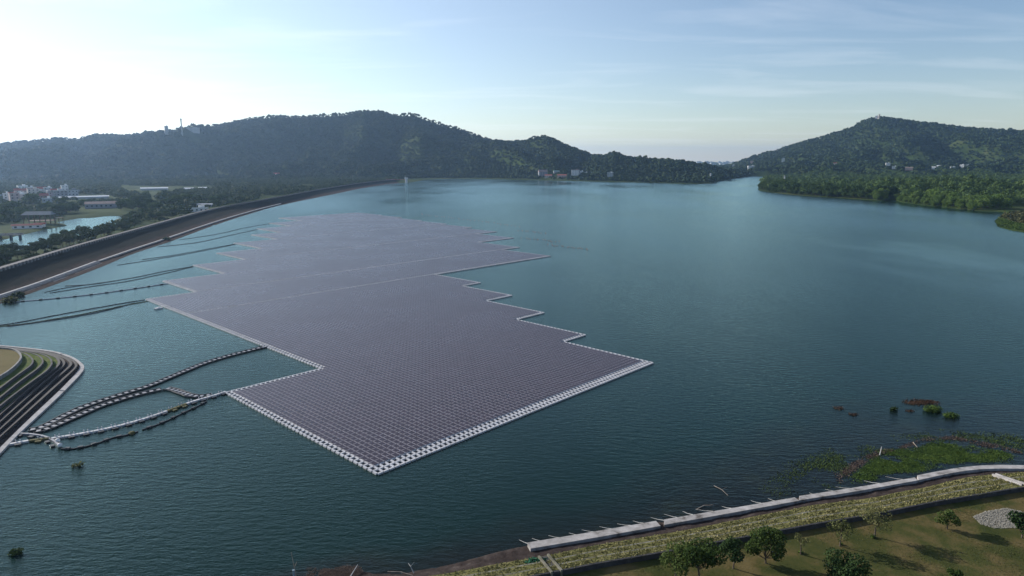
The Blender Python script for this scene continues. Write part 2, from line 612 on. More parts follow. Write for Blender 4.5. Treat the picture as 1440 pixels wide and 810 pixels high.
# added glow around the sun direction, brightening the left sky and its reflections
dt = N(nt, 'ShaderNodeVectorMath', operation='DOT_PRODUCT')
dt.inputs[1].default_value = sv
nt.links.new(tc.outputs['Generated'], dt.inputs[0])
mxx = N(nt, 'ShaderNodeMath', operation='MAXIMUM')
mxx.inputs[1].default_value = 0
nt.links.new(dt.outputs['Value'], mxx.inputs[0])
pw_ = N(nt, 'ShaderNodeMath', operation='POWER')
pw_.inputs[1].default_value = 1.7
nt.links.new(mxx.outputs[0], pw_.inputs[0])
gl = nt.nodes.new('ShaderNodeMixRGB')
gl.blend_type = 'ADD'
gl.inputs[2].default_value = (3.0, 2.8, 2.3, 1)
nt.links.new(pw_.outputs[0], gl.inputs[0])
nt.links.new(cm.outputs[0], gl.inputs[1])
nt.links.new(gl.outputs[0], bg.inputs[0])
nt.links.new(bg.outputs[0], wo.inputs[0])

hz = MB()
hz.box((0, 6000, 180 - 4), (26000, 26000, 368))
hm = bpy.data.materials.new('hazy_air')
hm.use_nodes = True
hnt = hm.node_tree
hnt.nodes.clear()
ho = hnt.nodes.new('ShaderNodeOutputMaterial')
pv = hnt.nodes.new('ShaderNodeVolumePrincipled')
pv.inputs['Color'].default_value = (.45, .67, 1.0, 1)
pv.inputs['Density'].default_value = .55e-4
pv.inputs['Anisotropy'].default_value = .6
hnt.links.new(pv.outputs[0], ho.inputs['Volume'])
tag(hz.build('haze', hm), 'pale blue haze lying over the far hills', 'haze', kind='stuff')

# ------------------------------------------------------------------ shorelines
NEAR_W = [(200, 852), (415, 815), (440, 806), (490, 797), (510, 799), (560, 805), (640, 790), (742, 763), (925, 732), (1120, 698), (1290, 668), (1365, 655), (1440, 654), (1750, 662)]
NEAR_G = [(200, 900), (500, 836), (600, 811), (730, 788), (775, 780), (837, 767), (960, 746), (1140, 711), (1232, 699), (1307, 684), (1365, 670), (1440, 664), (1750, 673)]
NEAR_D = [(200, 925), (500, 862), (757, 809), (837, 793), (925, 778), (1140, 738), (1248, 719.5), (1319, 705), (1440, 685), (1750, 690)]
DAM_T = [(0, 427), (35, 416), (140, 377), (185, 357), (240, 340), (300, 317), (360, 298), (392, 289), (435, 280), (475, 272), (507, 265), (540, 259.5), (562, 257.5)]
DAM_C = [(0, 381), (100, 350), (200, 322), (300, 294), (350, 285), (400, 276), (450, 266.5), (500, 258.5), (532, 254.5), (556, 252.5)]
FAR = [(562, 257.5), (575, 257), (600, 252.5), (640, 251), (700, 252.5), (780, 254), (860, 256), (920, 257), (950, 258.5), (980, 259), (1003, 257.8), (1008, 255), (1029, 251.7), (1053, 248.3), (1060, 247.4), (1088, 247.8), (1084, 251), (1074, 257), (1067, 264), (1067, 268), (1105, 273), (1136, 275.7), (1189, 279), (1240, 282.6), (1254, 281), (1265, 284.7), (1296, 289), (1337, 293), (1373, 296.5), (1412, 298.6), (1404, 304), (1398, 311), (1402, 319.5), (1415, 323.6), (1440, 327), (1520, 333)]
toe = PL(DAM_T)
toe = np.vstack([[toe[0] + (toe[0] - toe[1]) * 1.0 + np.array([25, -60, 0])], [toe[0] + np.array([6, -35, 0])], toe])
crest = PL(DAM_C, 7.0)
crest = np.vstack([[crest[0] + np.array([30, -150, 0])], [crest[0] + np.array([10, -55, 0])], crest])
NST = 220
toe = smooth_line(toe, NST)
crest = smooth_line(crest, NST)
far = PL(FAR)
# outline of the ground sheet's hole: reservoir + bank, headland and dam, which have meshes of their own
back = crest[:, :2].copy()
dirs = np.gradient(back, axis=0)
dirs /= np.linalg.norm(dirs, axis=1)[:, None]
nrm = np.stack([-dirs[:, 1], dirs[:, 0]], 1)              # towards the land side
back = back + nrm * 7.0
hole = [tuple(p) for p in back] + [tuple(p[:2]) for p in far] + [(620, 560), (700, 300), (500, -400), (-500, -400), (-260, 60)]
POND = PL([(185, 305), (160, 318), (110, 334), (50, 347), (0, 357), (-60, 350), (-30, 338), (8, 337), (20, 332.5), (40, 328.5), (62, 323), (94, 317.8), (90, 314.5), (78, 313), (96, 309.5), (111, 307), (133, 306.3), (144, 304.5), (160, 303.8)])[:, :2]

SKY_A = [(-600, 225), (-300, 214), (-100, 206), (0, 203.5), (30, 198.5), (60, 196), (80, 193), (100, 194), (115, 195), (130, 189), (145, 189.5), (180, 190), (220, 185), (250, 182), (270, 178), (300, 177), (330, 172), (350, 166), (370, 163), (400, 161.5), (410, 164), (430, 163), (450, 160.5), (480, 158.5), (510, 155), (535, 155.5), (560, 160.5), (585, 159), (600, 167), (640, 177), (660, 185), (690, 197), (720, 198), (740, 198), (752, 193), (765, 190), (780, 196), (800, 206), (830, 217), (850, 219), (862, 215.5), (880, 221), (900, 222), (950, 225), (1000, 232), (1030, 240), (1050, 246)]
RID_A = [(-600, 2300), (0, 2700), (300, 2900), (520, 3000), (660, 2950), (765, 2700), (850, 2400), (900, 2300), (960, 2150), (1030, 2250), (1050, 2260)]
BAS_A = [(-600, 1400), (0, 1750), (200, 1850), (400, 1950), (560, 2040), (600, 2130), (640, 2150), (700, 2110), (780, 1980), (860, 1840), (920, 1760), (980, 1690), (1005, 1750), (1030, 2080), (1050, 2200)]
SKY_B = [(960, 246), (1000, 236), (1030, 230), (1060, 219.5), (1090, 211.5), (1120, 200.5), (1150, 192.5), (1190, 180), (1198, 176), (1206, 170.5), (1218, 166), (1235, 164), (1260, 167), (1300, 172.5), (1350, 178.5), (1400, 181.5), (1440, 182.5), (1560, 190), (1800, 205), (2200, 222)]
RID_B = [(960, 3900), (1100, 3800), (1235, 3600), (1440, 3400), (2200, 3000)]


def terrain(x, y):
    """height of the ground sheet (vectorised)"""
    x, y = np.asarray(x, float), np.asarray(y, float)
    r = np.hypot(x, y)
    yy = np.maximum(y, 1.0)
    px = 720 + F * x / (yy * CT)
    px = np.where(y > 50, px, np.where(x < 0, -600, 2200))
    inside = inpoly(x, y, hole)
    pond = inpoly(x, y, POND)
    d = distpoly(x, y, hole)
    dp = distpoly(x, y, POND)
    n1 = fbm(x, y, 120, 4, 3)
    land = np.clip(d * .12, 0, 1.0) * (.7 + .9 * n1)
    land = np.where(pond, -np.clip(dp * .2, 0, 1.5), np.minimum(land, .15 + dp * .12))
    # a low wooded rise on the right bank
    c = P(1370, 284)
    land = land + np.where(inside, 0, 17 * np.exp(-(((x - c[0] - 60) / 130) ** 2 + ((y - c[1] - 170) / 150) ** 2)) * np.clip(d / 60, 0, 1))
    yh = np.maximum(y, 200.0)
    # hill A
    def hill(sky, rid, bas, shape, noise, seed, fall):
        Rr = np.interp(px, *zip(*rid))
        Bb = np.interp(px, *zip(*bas)) if not np.isscalar(bas) else bas
        sy = np.interp(px, *zip(*sky))
        yc = (sy - 405) / F
        zr = H - Rr * (ST + yc * CT) / (CT - yc * ST) - 7.0
        zr = np.maximum(zr, 1.0)
        s = (yh - Bb) / (Rr - Bb)
        sc_ = np.clip(s, 0, 1)
        g = fbm(x, y * .6, 300, 5, seed) - .5
        g2 = np.abs(fbm(x + .25 * y, y * .42, 170, 4, seed + 5) - .5) * 2
        up = zr * shape(sc_) + noise * np.sin(np.pi * sc_) ** .8 * np.minimum(1, zr / 120) * (g * 1.6 - g2 * 1.5 + .35)
        dn = zr * np.exp(-np.maximum(yh - Rr, 0) / fall)
        return np.where(s <= 0, 0, np.where(s < 1, np.maximum(up, 0), dn))
    ha = hill(SKY_A, RID_A, BAS_A, lambda s: .30 * s + .70 * s ** 1.6, 90, 21, 420)
    hb = hill(SKY_B, RID_B, 1900.0, lambda s: .14 * s + .86 * s ** 2.6, 95, 41, 600)
    out = land + np.maximum(ha, hb)
    return np.where(inside, np.where(y > 1000, -np.clip(d * .1, 0, 3), -3.0), out)


def hit(px, py, r0=500.0, r1=5000.0):
    """first ground point seen at the photo pixel"""
    xc, fw, dn = ray(px, py)
    ys = np.arange(r0, r1, 4.0)
    t = ys / fw
    z = terrain(xc * t, ys)
    k = np.nonzero(z >= H - t * dn)[0]
    i = k[0] if len(k) else len(ys) - 1
    return Vector((xc * t[i], ys[i], z[i]))


# ------------------------------------------------------------------ the setting: ground and water
nth, nr = 560, 430
th = np.linspace(R(-62), R(62), nth)
rr_ = np.exp(np.linspace(math.log(120), math.log(12500), nr))
TT, RR = np.meshgrid(th, rr_)
gx, gy = RR * np.sin(TT), RR * np.cos(TT)
gz = terrain(gx, gy)
i = np.arange(nr - 1)[:, None] * nth + np.arange(nth - 1)[None, :]
q = np.stack([i, i + 1, i + nth + 1, i + nth], -1).reshape(-1, 4)
g = obj('ground', mesh_np('ground', np.stack([gx, gy, gz], -1).reshape(-1, 3), q, [M['ground']], None, True))
tag(g, kind='structure')
gxw = np.unique(np.r_[np.linspace(-900, -220, 18), np.linspace(-220, 320, 181), np.linspace(320, 1500, 25)])
gyw = np.unique(np.r_[np.linspace(-300, 60, 10), np.linspace(60, 320, 91), np.linspace(320, 3000, 40)])
WX, WY = np.meshgrid(gxw, gyw)
i = np.arange(len(gyw) - 1)[:, None] * len(gxw) + np.arange(len(gxw) - 1)[None, :]
q = np.stack([i, i + 1, i + len(gxw) + 1, i + len(gxw)], -1).reshape(-1, 4)
wme = mesh_np('water', np.stack([WX, WY, WX * 0], -1).reshape(-1, 3), q, [M['water']])
bank_w = PL(NEAR_W)
wd = np.interp(WX, [-40, 10, 60, 100, 150], [3, 10, 28, 48, 52])
shv = np.clip(1.15 - distpoly(WX, WY, bank_w, False) / wd + (fbm(WX, WY, 14, 4, 61) - .5) * .9, 0, 1)      # bed seen through shallow water
at = wme.attributes.new('shallow', 'FLOAT', 'POINT')
at.data.foreach_set('value', shv.ravel().astype(np.float32))
tag(obj('water', wme), kind='structure')

# ------------------------------------------------------------------ dam
tdir = np.gradient(toe[:, :2], axis=0)
tdir /= np.linalg.norm(tdir, axis=1)[:, None]
tout = np.stack([tdir[:, 1], -tdir[:, 0]], 1)
def off(line, nv, d, z):
    a = np.zeros((len(line), 3))
    a[:, :2] = line[:, :2] + nv * d
    a[:, 2] = z
    return a
rows = [off(toe, tout, 9, -3), off(toe, tout, 0, 0)]
T0, C0 = off(toe, tout, 0, 0), off(crest, nrm, 0, 7.0)
for k, zk in ((.12, .2), (.3, .8), (.5, 2.4), (.75, 4.7)):
    a = T0 * (1 - k) + C0 * k
    a[:, 2] = zk
    a[:, 2] += (fbm(a[:, 0], a[:, 1], 6, 3, 2) - .5) * .7 * (1 - k)
    rows.append(a)
rows.append(C0)
tag(obj('dam_embankment', grid_mesh('dam_embankment', rows + [off(crest, nrm, 7.2, 7.0), off(crest, nrm, 12, 5.2), off(crest, nrm, 24, .4)], [M['dam'], M['bank_grass']], [0] * 7 + [1, 1])), kind='structure')
tag(obj('dam_road', grid_mesh('dam_road', [off(crest, nrm, .75, 7.02), off(crest, nrm, 6.4, 7.02)], [M['tar']])), kind='structure')
# parapet: a low wall along the water side of the crest with square buttresses
pw = empty('parapet_wall', (crest[60][0], crest[60][1], 7), 'long dark parapet wall with square buttresses along the dam crest', 'wall')
pm = MB()
L0 = off(crest, nrm, .05, 7.0)
for a, b in zip(L0[:-1], L0[1:]):
    c = (a + b) / 2
    pm.box((c[0], c[1], 7.55), (np.linalg.norm(b - a) + .01, .35, 1.1), math.atan2(b[1] - a[1], b[0] - a[0]), bottom=False)
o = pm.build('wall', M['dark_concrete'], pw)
o.matrix_parent_inverse = pw.matrix_world.inverted() if False else o.matrix_parent_inverse
o.location = -pw.location
fine = resample(off(crest, nrm, -.45, 7.0), 420)
bt = MB()
for k in range(420 - 1):
    a, b = fine[k], fine[min(k + 1, 419)]
    c = a * .65 + b * .35
    bt.box((c[0], c[1], 7.35), (np.linalg.norm(b - a) * .45, .6, 1.3), math.atan2(b[1] - a[1], b[0] - a[0]), bottom=False)
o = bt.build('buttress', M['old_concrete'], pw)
o.location = -pw.location
tag(o, kind='stuff')


def ribbon(name, pts_outer, pts_inner, z0, z1o, z1i, mat, parent=None, n=60):
    """a kerb: top sheet between two lines, with side faces"""
    a, b = smooth_line(pts_outer, n), smooth_line(pts_inner, n)
    lo, hi_o = a.copy(), a.copy()
    lo[:, 2] = z0
    hi_o[:, 2] = z1o
    hi_i, lo_i = b.copy(), b.copy()
    hi_i[:, 2] = z1i
    lo_i[:, 2] = z0
    rows = np.stack([lo, hi_o, hi_i, lo_i])
    me = grid_mesh(name, list(rows), [mat], None, False)
    # end caps
    v = [tuple(p.co) for p in me.vertices]
    f = [tuple(p.vertices) for p in me.polygons]
    f.append((0, n, 2 * n, 3 * n))
    f.append((n - 1, 4 * n - 1, 3 * n - 1, 2 * n - 1))
    me.clear_geometry()
    me.from_pydata(v, [], f)
    me.update()
    return obj(name, me, parent)


kl = smooth_line(PL([(-60, 434), (0, 414.5), (60, 395), (135, 367)], 1.6), 80)
kd = np.gradient(kl[:, :2], axis=0)
kd /= np.linalg.norm(kd, axis=1)[:, None]
kn = np.stack([-kd[:, 1], kd[:, 0]], 1)
ke = empty('toe_kerb', (kl[40][0], kl[40][1], 0), 'broad pale stepped kerb at the dam toe, left of the water', 'kerb')
kp = ribbon('top_slab', off(kl, kn, -.6, 0), off(kl, kn, .6, 0), .4, 1.55, 1.65, M['kerb'], ke)
kp.location = -ke.location
for j in range(3):
    kp = ribbon('step', off(kl, kn, -1.5 - j * .9, 0), off(kl, kn, -.63 - j * .9, 0), -.6, 1.15 - j * .4, 1.15 - j * .4, M['concrete'] if j % 2 == 0 else M['old_concrete'], ke)
    kp.location = -ke.location
kl = smooth_line(PL([(139, 366.5), (185, 350.5), (232, 335.5), (300, 312), (360, 294.5), (395, 286)], 1.3), 120)
kd = np.gradient(kl[:, :2], axis=0)
kd /= np.linalg.norm(kd, axis=1)[:, None]
kn = np.stack([-kd[:, 1], kd[:, 0]], 1)
tag(ribbon('toe_kerb', off(kl, kn, -.55, 0), off(kl, kn, .75, 0), -.5, 1.25, 1.35, M['kerb'], None, 120), 'long narrow pale kerb along the dam toe farther from the headland', 'kerb')

# ------------------------------------------------------------------ near bank
XS = np.r_[np.arange(200, 1440, 8), np.arange(1440, 1751, 20)]
def bl(line, z):
    ys = np.interp(XS, *zip(*line))
    return np.array([P(a, b, z) for a, b in zip(XS, ys)])
Wl, Gl, Dl = bl(NEAR_W, 0), bl(NEAR_G, .75), bl(NEAR_D, 1.75)
bdir = np.gradient(Dl[:, :2], axis=0)
bdir /= np.linalg.norm(bdir, axis=1)[:, None]
bnr = np.stack([bdir[:, 1], -bdir[:, 0]], 1)               # towards the lawn
rows, mi = [off(Wl, -bnr, 14, -3.0), off(Wl, -bnr, .0, -.12)], []
for k in (.35, .7):
    a = Wl * (1 - k) + Gl * k
    a[:, 2] = .05 + .6 * k + (fbm(a[:, 0], a[:, 1], 2.2, 3, 9) - .5) * .5
    rows.append(a)
Gl[:, 2] += (fbm(Gl[:, 0], Gl[:, 1], 3, 3, 4) - .5) * .25
rows.append(Gl)
mi = [0] * 4
for k, z in ((.30, .92), (.305, 1.14), (.36, 1.15), (.62, 1.24), (.625, 1.46), (.68, 1.47), (.955, 1.58)):
    a = Gl * (1 - k) + Dl * k
    a[:, 2] = z
    rows.append(a)
mi += [1, 2, 2, 1, 2, 2, 1]
tag(obj('bank_slope', grid_mesh('bank_slope', rows, [M['mud'], M['bank_grass'], M['tread_kerb']], mi, False)), kind='structure')
rows = []
for d in (-.2, .25, 2, 5, 9, 14, 20, 30, 45, 70, 110, 180):
    a = off(Dl, bnr, min(d, 9), .92)
    if d > 9:
        a[:, 0] += (d - 9) * .3
        a[:, 1] -= (d - 9) * .95
    a[:, 2] = .92 + (fbm(a[:, 0], a[:, 1], 9, 3, 8) - .5) * .35 * min(1, max(d, 0) / 4)
    rows.append(a)
tag(obj('lawn', grid_mesh('lawn', rows, [M['lawn']])), kind='structure')
dw = off(Dl, bnr, 0, 0)
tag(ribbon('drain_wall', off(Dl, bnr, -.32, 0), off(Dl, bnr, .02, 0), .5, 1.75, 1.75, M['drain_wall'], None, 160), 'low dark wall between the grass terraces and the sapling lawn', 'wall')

SLABS = [([(741.7, 762.5), (830, 748), (922.5, 732)], [(746, 772), (838, 756.5), (929, 740)], 'white concrete edge slab at the near end of the row, stained rusty at its tip'),
         ([(934, 730), (1030, 714), (1117.5, 699)], [(934, 738.5), (1030, 721.5), (1124, 704.5)], 'white concrete edge slab second from the bottom of the picture'),
         ([(1124, 697), (1210, 684), (1286, 671)], [(1124, 704), (1210, 690.5), (1291, 675.8)], 'straight white concrete edge slab just before the curved one'),
         ([(1290, 668), (1330, 660), (1365, 655), (1402, 653), (1440, 654), (1560, 655)], [(1292, 675.5), (1330, 667), (1365, 661), (1402, 659), (1440, 659.7), (1560, 661)], 'curved white concrete edge slab beside the green water plants')]
for a, b, lab in SLABS:
    tag(ribbon('edge_slab', PL(a, .85), PL(b, .85), -.5, .8, .92, M['concrete'], None, 40), lab, 'concrete slab', 'white concrete slabs along the near shore')
# drain chutes through the grass terraces
def chute(p0, p1, wpx, lab, mat):
    a, b = P(*p0, 1.0), P(*p1, 1.75)
    d = Vector((b.x - a.x, b.y - a.y, 0))
    ln = d.length
    ang = math.atan2(d.y, d.x)
    e = empty('drain_chute', (a.x, a.y, 0), lab, 'drain', None, ang)
    for s in (-1, 1):
        m = MB()
        m.add([(0, s * wpx - .16, .2), (ln, s * wpx - .16, .6), (ln, s * wpx + .16, .6), (0, s * wpx + .16, .2), (0, s * wpx - .16, 1.25), (ln, s * wpx - .16, 2.0), (ln, s * wpx + .16, 2.0), (0, s * wpx + .16, 1.25)],
              [(4, 5, 6, 7), (0, 1, 5, 4), (1, 2, 6, 5), (2, 3, 7, 6), (3, 0, 4, 7)])
        m.build('side_wall', mat, e)
    m = MB()
    m.add([(0, -wpx + .16, .95), (ln, -wpx + .16, 1.65), (ln, wpx - .16, 1.65), (0, wpx - .16, .95)], [(0, 1, 2, 3)])
    m.build('channel_floor', M['dark_concrete'], e)
chute((764, 782), (783, 805), .75, 'concrete drain chute running down the grass terraces at the bottom', M['tread_kerb'])
chute((1398, 667.5), (1440, 682), .4, 'narrow pale drain chute crossing the grass at the right edge', M['concrete'])

# ------------------------------------------------------------------ terraced headland on the left
def HC(pts, z):
    return smooth_line(PL([(a / 4.7625, 470 + b / 4.7625) for a, b in pts], z), 90)
KO = HC([(-260, 1050), (-120, 925), (0, 800), (100, 690), (240, 560), (385, 425), (480, 330), (560, 245), (566, 215), (555, 198), (500, 155), (400, 120), (300, 103), (200, 92), (0, 72), (-260, 60)], .45)
KI = HC([(-260, 1010), (-120, 885), (0, 760), (110, 650), (240, 525), (370, 405), (450, 325), (530, 240), (535, 207), (522, 190), (490, 165), (390, 128), (300, 110), (200, 98), (0, 77), (-260, 66)], .5)
LV = [(HC([(-260, 920), (0, 685), (200, 505), (400, 325), (512, 222), (517, 200), (505, 185), (470, 163), (380, 132), (300, 115), (200, 103), (0, 83), (-260, 72)], 1.1), 1.1),
      (HC([(-260, 870), (0, 635), (200, 455), (380, 292), (475, 213), (483, 195), (470, 178), (440, 158), (365, 133), (290, 117), (195, 105), (0, 86), (-260, 76)], 1.6), 1.6),
      (HC([(-260, 820), (0, 585), (200, 405), (350, 278), (425, 213), (435, 192), (427, 175), (410, 158), (350, 135), (285, 119), (190, 107), (0, 89), (-260, 80)], 2.1), 2.1),
      (HC([(-260, 772), (0, 537), (200, 362), (320, 270), (388, 215), (403, 190), (395, 168), (380, 152), (335, 136), (275, 120), (185, 108), (0, 91), (-260, 82)], 2.6), 2.6),
      (HC([(-260, 700), (0, 478), (150, 362), (260, 283), (320, 240), (350, 200), (348, 180), (338, 160), (300, 138), (250, 124), (170, 110), (0, 93), (-260, 84)], 3.3), 3.3),
      (HC([(-260, 620), (0, 425), (120, 325), (210, 262), (260, 225), (290, 190), (288, 172), (275, 152), (240, 133), (200, 122), (140, 110), (0, 95), (-260, 86)], 3.9), 3.9),
      (HC([(-260, 550), (0, 362), (100, 285), (165, 240), (205, 212), (222, 188), (222, 172), (208, 152), (180, 134), (150, 122), (100, 110), (0, 97), (-260, 90)], 4.5), 4.5)]
TN = HC([(-260, 460), (0, 288), (60, 252), (105, 215), (135, 182), (146, 160), (142, 140), (128, 122), (105, 108), (70, 98), (0, 92), (-260, 86)], 5.2)
def zset(a, z):
    b = a.copy()
    b[:, 2] = z
    return b
rows = [zset(KO, -2), zset(KI, .3)]
mi = [0]
prev = .45
heights = [.45, .9, 1.4, 1.9, 2.4, 3.0, 3.6]
for (ln, z), zf in zip(LV, heights):
    rows += [zset(ln, zf), zset(ln, z)]
    mi += [0 if z < 3 else 1, 0 if z < 3.2 else 1]
rows += [zset(TN, 4.55)]
mi += [1]
# treads sit just below each wall's top; inside everything the dry top
hg = grid_mesh('headland_ground', rows, [M['mud'], M['headland_grass']], mi, False)
tag(obj('headland_ground', hg), kind='structure')
tp = MB()
tp.add([tuple(p) for p in zset(TN, 5.12)], [tuple(range(len(TN)))])
tag(tp.build('headland_top', M['tan_grass']), kind='structure')
sr = empty('stepped_revetment', (KI[30][0], KI[30][1], 0), 'flight of dark wet concrete steps round the left headland', 'steps')
cen = np.array([P(-60, 540)[0] - 20, P(-60, 540)[1]])
def inward(line, d):
    dd = np.gradient(line[:, :2], axis=0)
    dd /= np.linalg.norm(dd, axis=1)[:, None]
    return line[:, :2] + np.stack([-dd[:, 1], dd[:, 0]], 1) * d
def wall_on(name, line, z0, z1, th_, mat, parent=None, out=.0):
    a, b = line.copy(), line.copy()
    a[:, :2] = inward(line, -out)
    b[:, :2] = inward(line, th_)
    o = ribbon(name, a, b, z0, z1, z1, mat, parent, 90)
    if parent is not None:
        o.location = -parent.location
    return o
for (ln, z), zf in zip(LV[:4], heights[:4]):
    wall_on('step', ln, zf - .3, z + .05, .5, M['wet_step'], sr, .15)
TL = ['outermost low dark wall holding the green terraces of the headland', 'middle low wall between the two green terraces of the headland', 'innermost low terrace wall just below the headland parapet']
for (ln, z), zf, lab in zip(LV[4:], heights[4:], TL):
    tag(wall_on('terrace_wall', ln, zf - .4, z + .06, .3, M['dark_concrete'], None, .12), lab, 'wall', 'low walls of the headland terraces')
tag(wall_on('terrace_wall', TN, 4.2, 5.55, .35, M['old_concrete'], None, .1), 'taller grey parapet wall around the dry top of the headland', 'wall', 'low walls of the headland terraces')
for a0, a1, lab in ((0, 35, 'white kerb of the headland beside the floating walkways'), (35.4, 61.5, 'white kerb of the headland along its straight middle'), (62, 81, 'white kerb curving round the far tip of the headland')):
    ia = np.linspace(a0, a1, 40)
    ko = np.stack([np.interp(ia, np.arange(90), KO[:, k]) for k in range(3)], 1)
    ki = np.stack([np.interp(ia, np.arange(90), KI[:, k]) for k in range(3)], 1)
    tag(ribbon('headland_kerb', ko, ki, -.8, .47, .55, M['kerb'], None, 40), lab, 'kerb', 'white kerbs round the headland')

# ------------------------------------------------------------------ floating solar arrays
O = P(531, 668)
O = np.array([O.x, O.y])
uu = np.array([(1630 - 720) / F, CT - (YH - 405) / F * ST])
uu /= np.linalg.norm(uu)
vv = np.array([-uu[1], uu[0]])
PU, PV = 1.3386, 1.6327
ANG = math.atan2(uu[1], uu[0])
BLK = [(0, 0, 33.5, 0, 98.5), (0, 33.5, 66.7, 0, 110.5), (0, 66.7, 100, 27.5, 127), (0, 100, 133, 27.5, 143.8), (0, 133, 167, 27.5, 154.8),
       (1, 167, 209, 27.5, 249), (2, 209, 249, 49.3, 266), (2, 249, 291, 80, 304), (3, 291, 332, 111.3, 326), (3, 332, 374, 142, 337),
       (4, 374, 416, 176, 344), (4, 416, 459, 201, 350), (5, 459, 500, 233, 357), (5, 500, 545, 267, 362)]
NI, NJ = 290, 350
G = np.full((NI, NJ), -1)
for s, b0, b1, a0, a1 in BLK:
    G[int(round(a0 / PU)):int(round(a1 / PU)), int(round(b0 / PV)):int(round(b1 / PV))] = s
occ = G >= 0
pad = np.pad(occ, 1)
edge = occ & ~(pad[:-2, 1:-1] & pad[2:, 1:-1] & pad[1:-1, :-2] & pad[1:-1, 2:])
walk = edge.copy()
for s in range(6):
    jj = np.nonzero((G == s).any(0))[0]
    walk[:, jj[0]] |= (G == s)[:, jj[0]]
walk[:, 1] |= occ[:, 1]
pan = occ & ~walk


def cell_boxes(c, su, sv_, z0, z1, tilt=0.0):
    """boxes without bottoms in array axes: c (n,2) centres in (u,v) metres"""
    n = len(c)
    dz = math.tan(tilt) * su / 2
    hu, hv = su / 2, sv_ / 2
    loc = np.array([(-hu, -hv), (hu, -hv), (hu, hv), (-hu, hv)])
    v = np.zeros((n, 8, 3))
    for k in range(8):
        a = c[:, 0] + loc[k % 4][0]
        b = c[:, 1] + loc[k % 4][1]
        v[:, k, 0] = O[0] + uu[0] * a + vv[0] * b
        v[:, k, 1] = O[1] + uu[1] * a + vv[1] * b
        sgn = 1 if loc[k % 4][0] > 0 else -1
        v[:, k, 2] = (z0 if k < 4 else z1) + dz * sgn
    f0 = np.array([(4, 5, 6, 7), (0, 1, 5, 4), (1, 2, 6, 5), (2, 3, 7, 6), (3, 0, 4, 7)])
    f = (np.arange(n)[:, None, None] * 8 + f0[None]).reshape(-1, 4)
    return v.reshape(-1, 3), f


TILT = R(4)
sec_names = ['nearest and largest floating solar array block, with a corner towards the viewer', 'second floating solar array block, a long strip with a pointed right end',
             'third floating solar array block, its left side stepping in twice', 'fourth floating solar array block in the middle of the far rows',
             'fifth floating solar array block, the last but one from the dam end', 'farthest floating solar array block, palest with reflected sky']
unit = {}


def individual(name, boxes_c, su, sv_, z0, z1, tilt, mat, parent, org, kindname):
    """the 100 nearest as objects of their own sharing one mesh, the rest one mesh"""
    d = np.hypot(O[0] + uu[0] * boxes_c[:, 0] + vv[0] * boxes_c[:, 1], O[1] + uu[1] * boxes_c[:, 0] + vv[1] * boxes_c[:, 1])
    od = np.argsort(d)
    near_, rest = boxes_c[od[:100]], boxes_c[od[100:]]
    key = (name, su, sv_, z0, z1)
    if key not in unit:
        v, f = cell_boxes(np.zeros((1, 2)), su, sv_, z0, z1, tilt)
        v[:, :2] -= O
        unit[key] = mesh_np(name, v, f, mat, PMI if len(mat) > 1 else None)
    for c in near_:
        o = bpy.data.objects.new(name, unit[key])
        o.location = (O[0] + uu[0] * c[0] + vv[0] * c[1] - org[0], O[1] + uu[1] * c[0] + vv[1] * c[1] - org[1], 0)
        link(o, parent)
    if len(rest):
        v, f = cell_boxes(rest, su, sv_, z0, z1, tilt)
        v[:, 0] -= org[0]
        v[:, 1] -= org[1]
        o = obj(name, mesh_np(name, v, f, mat, np.tile(PMI, len(rest)) if len(mat) > 1 else None), parent)
        tag(o, kind='stuff')


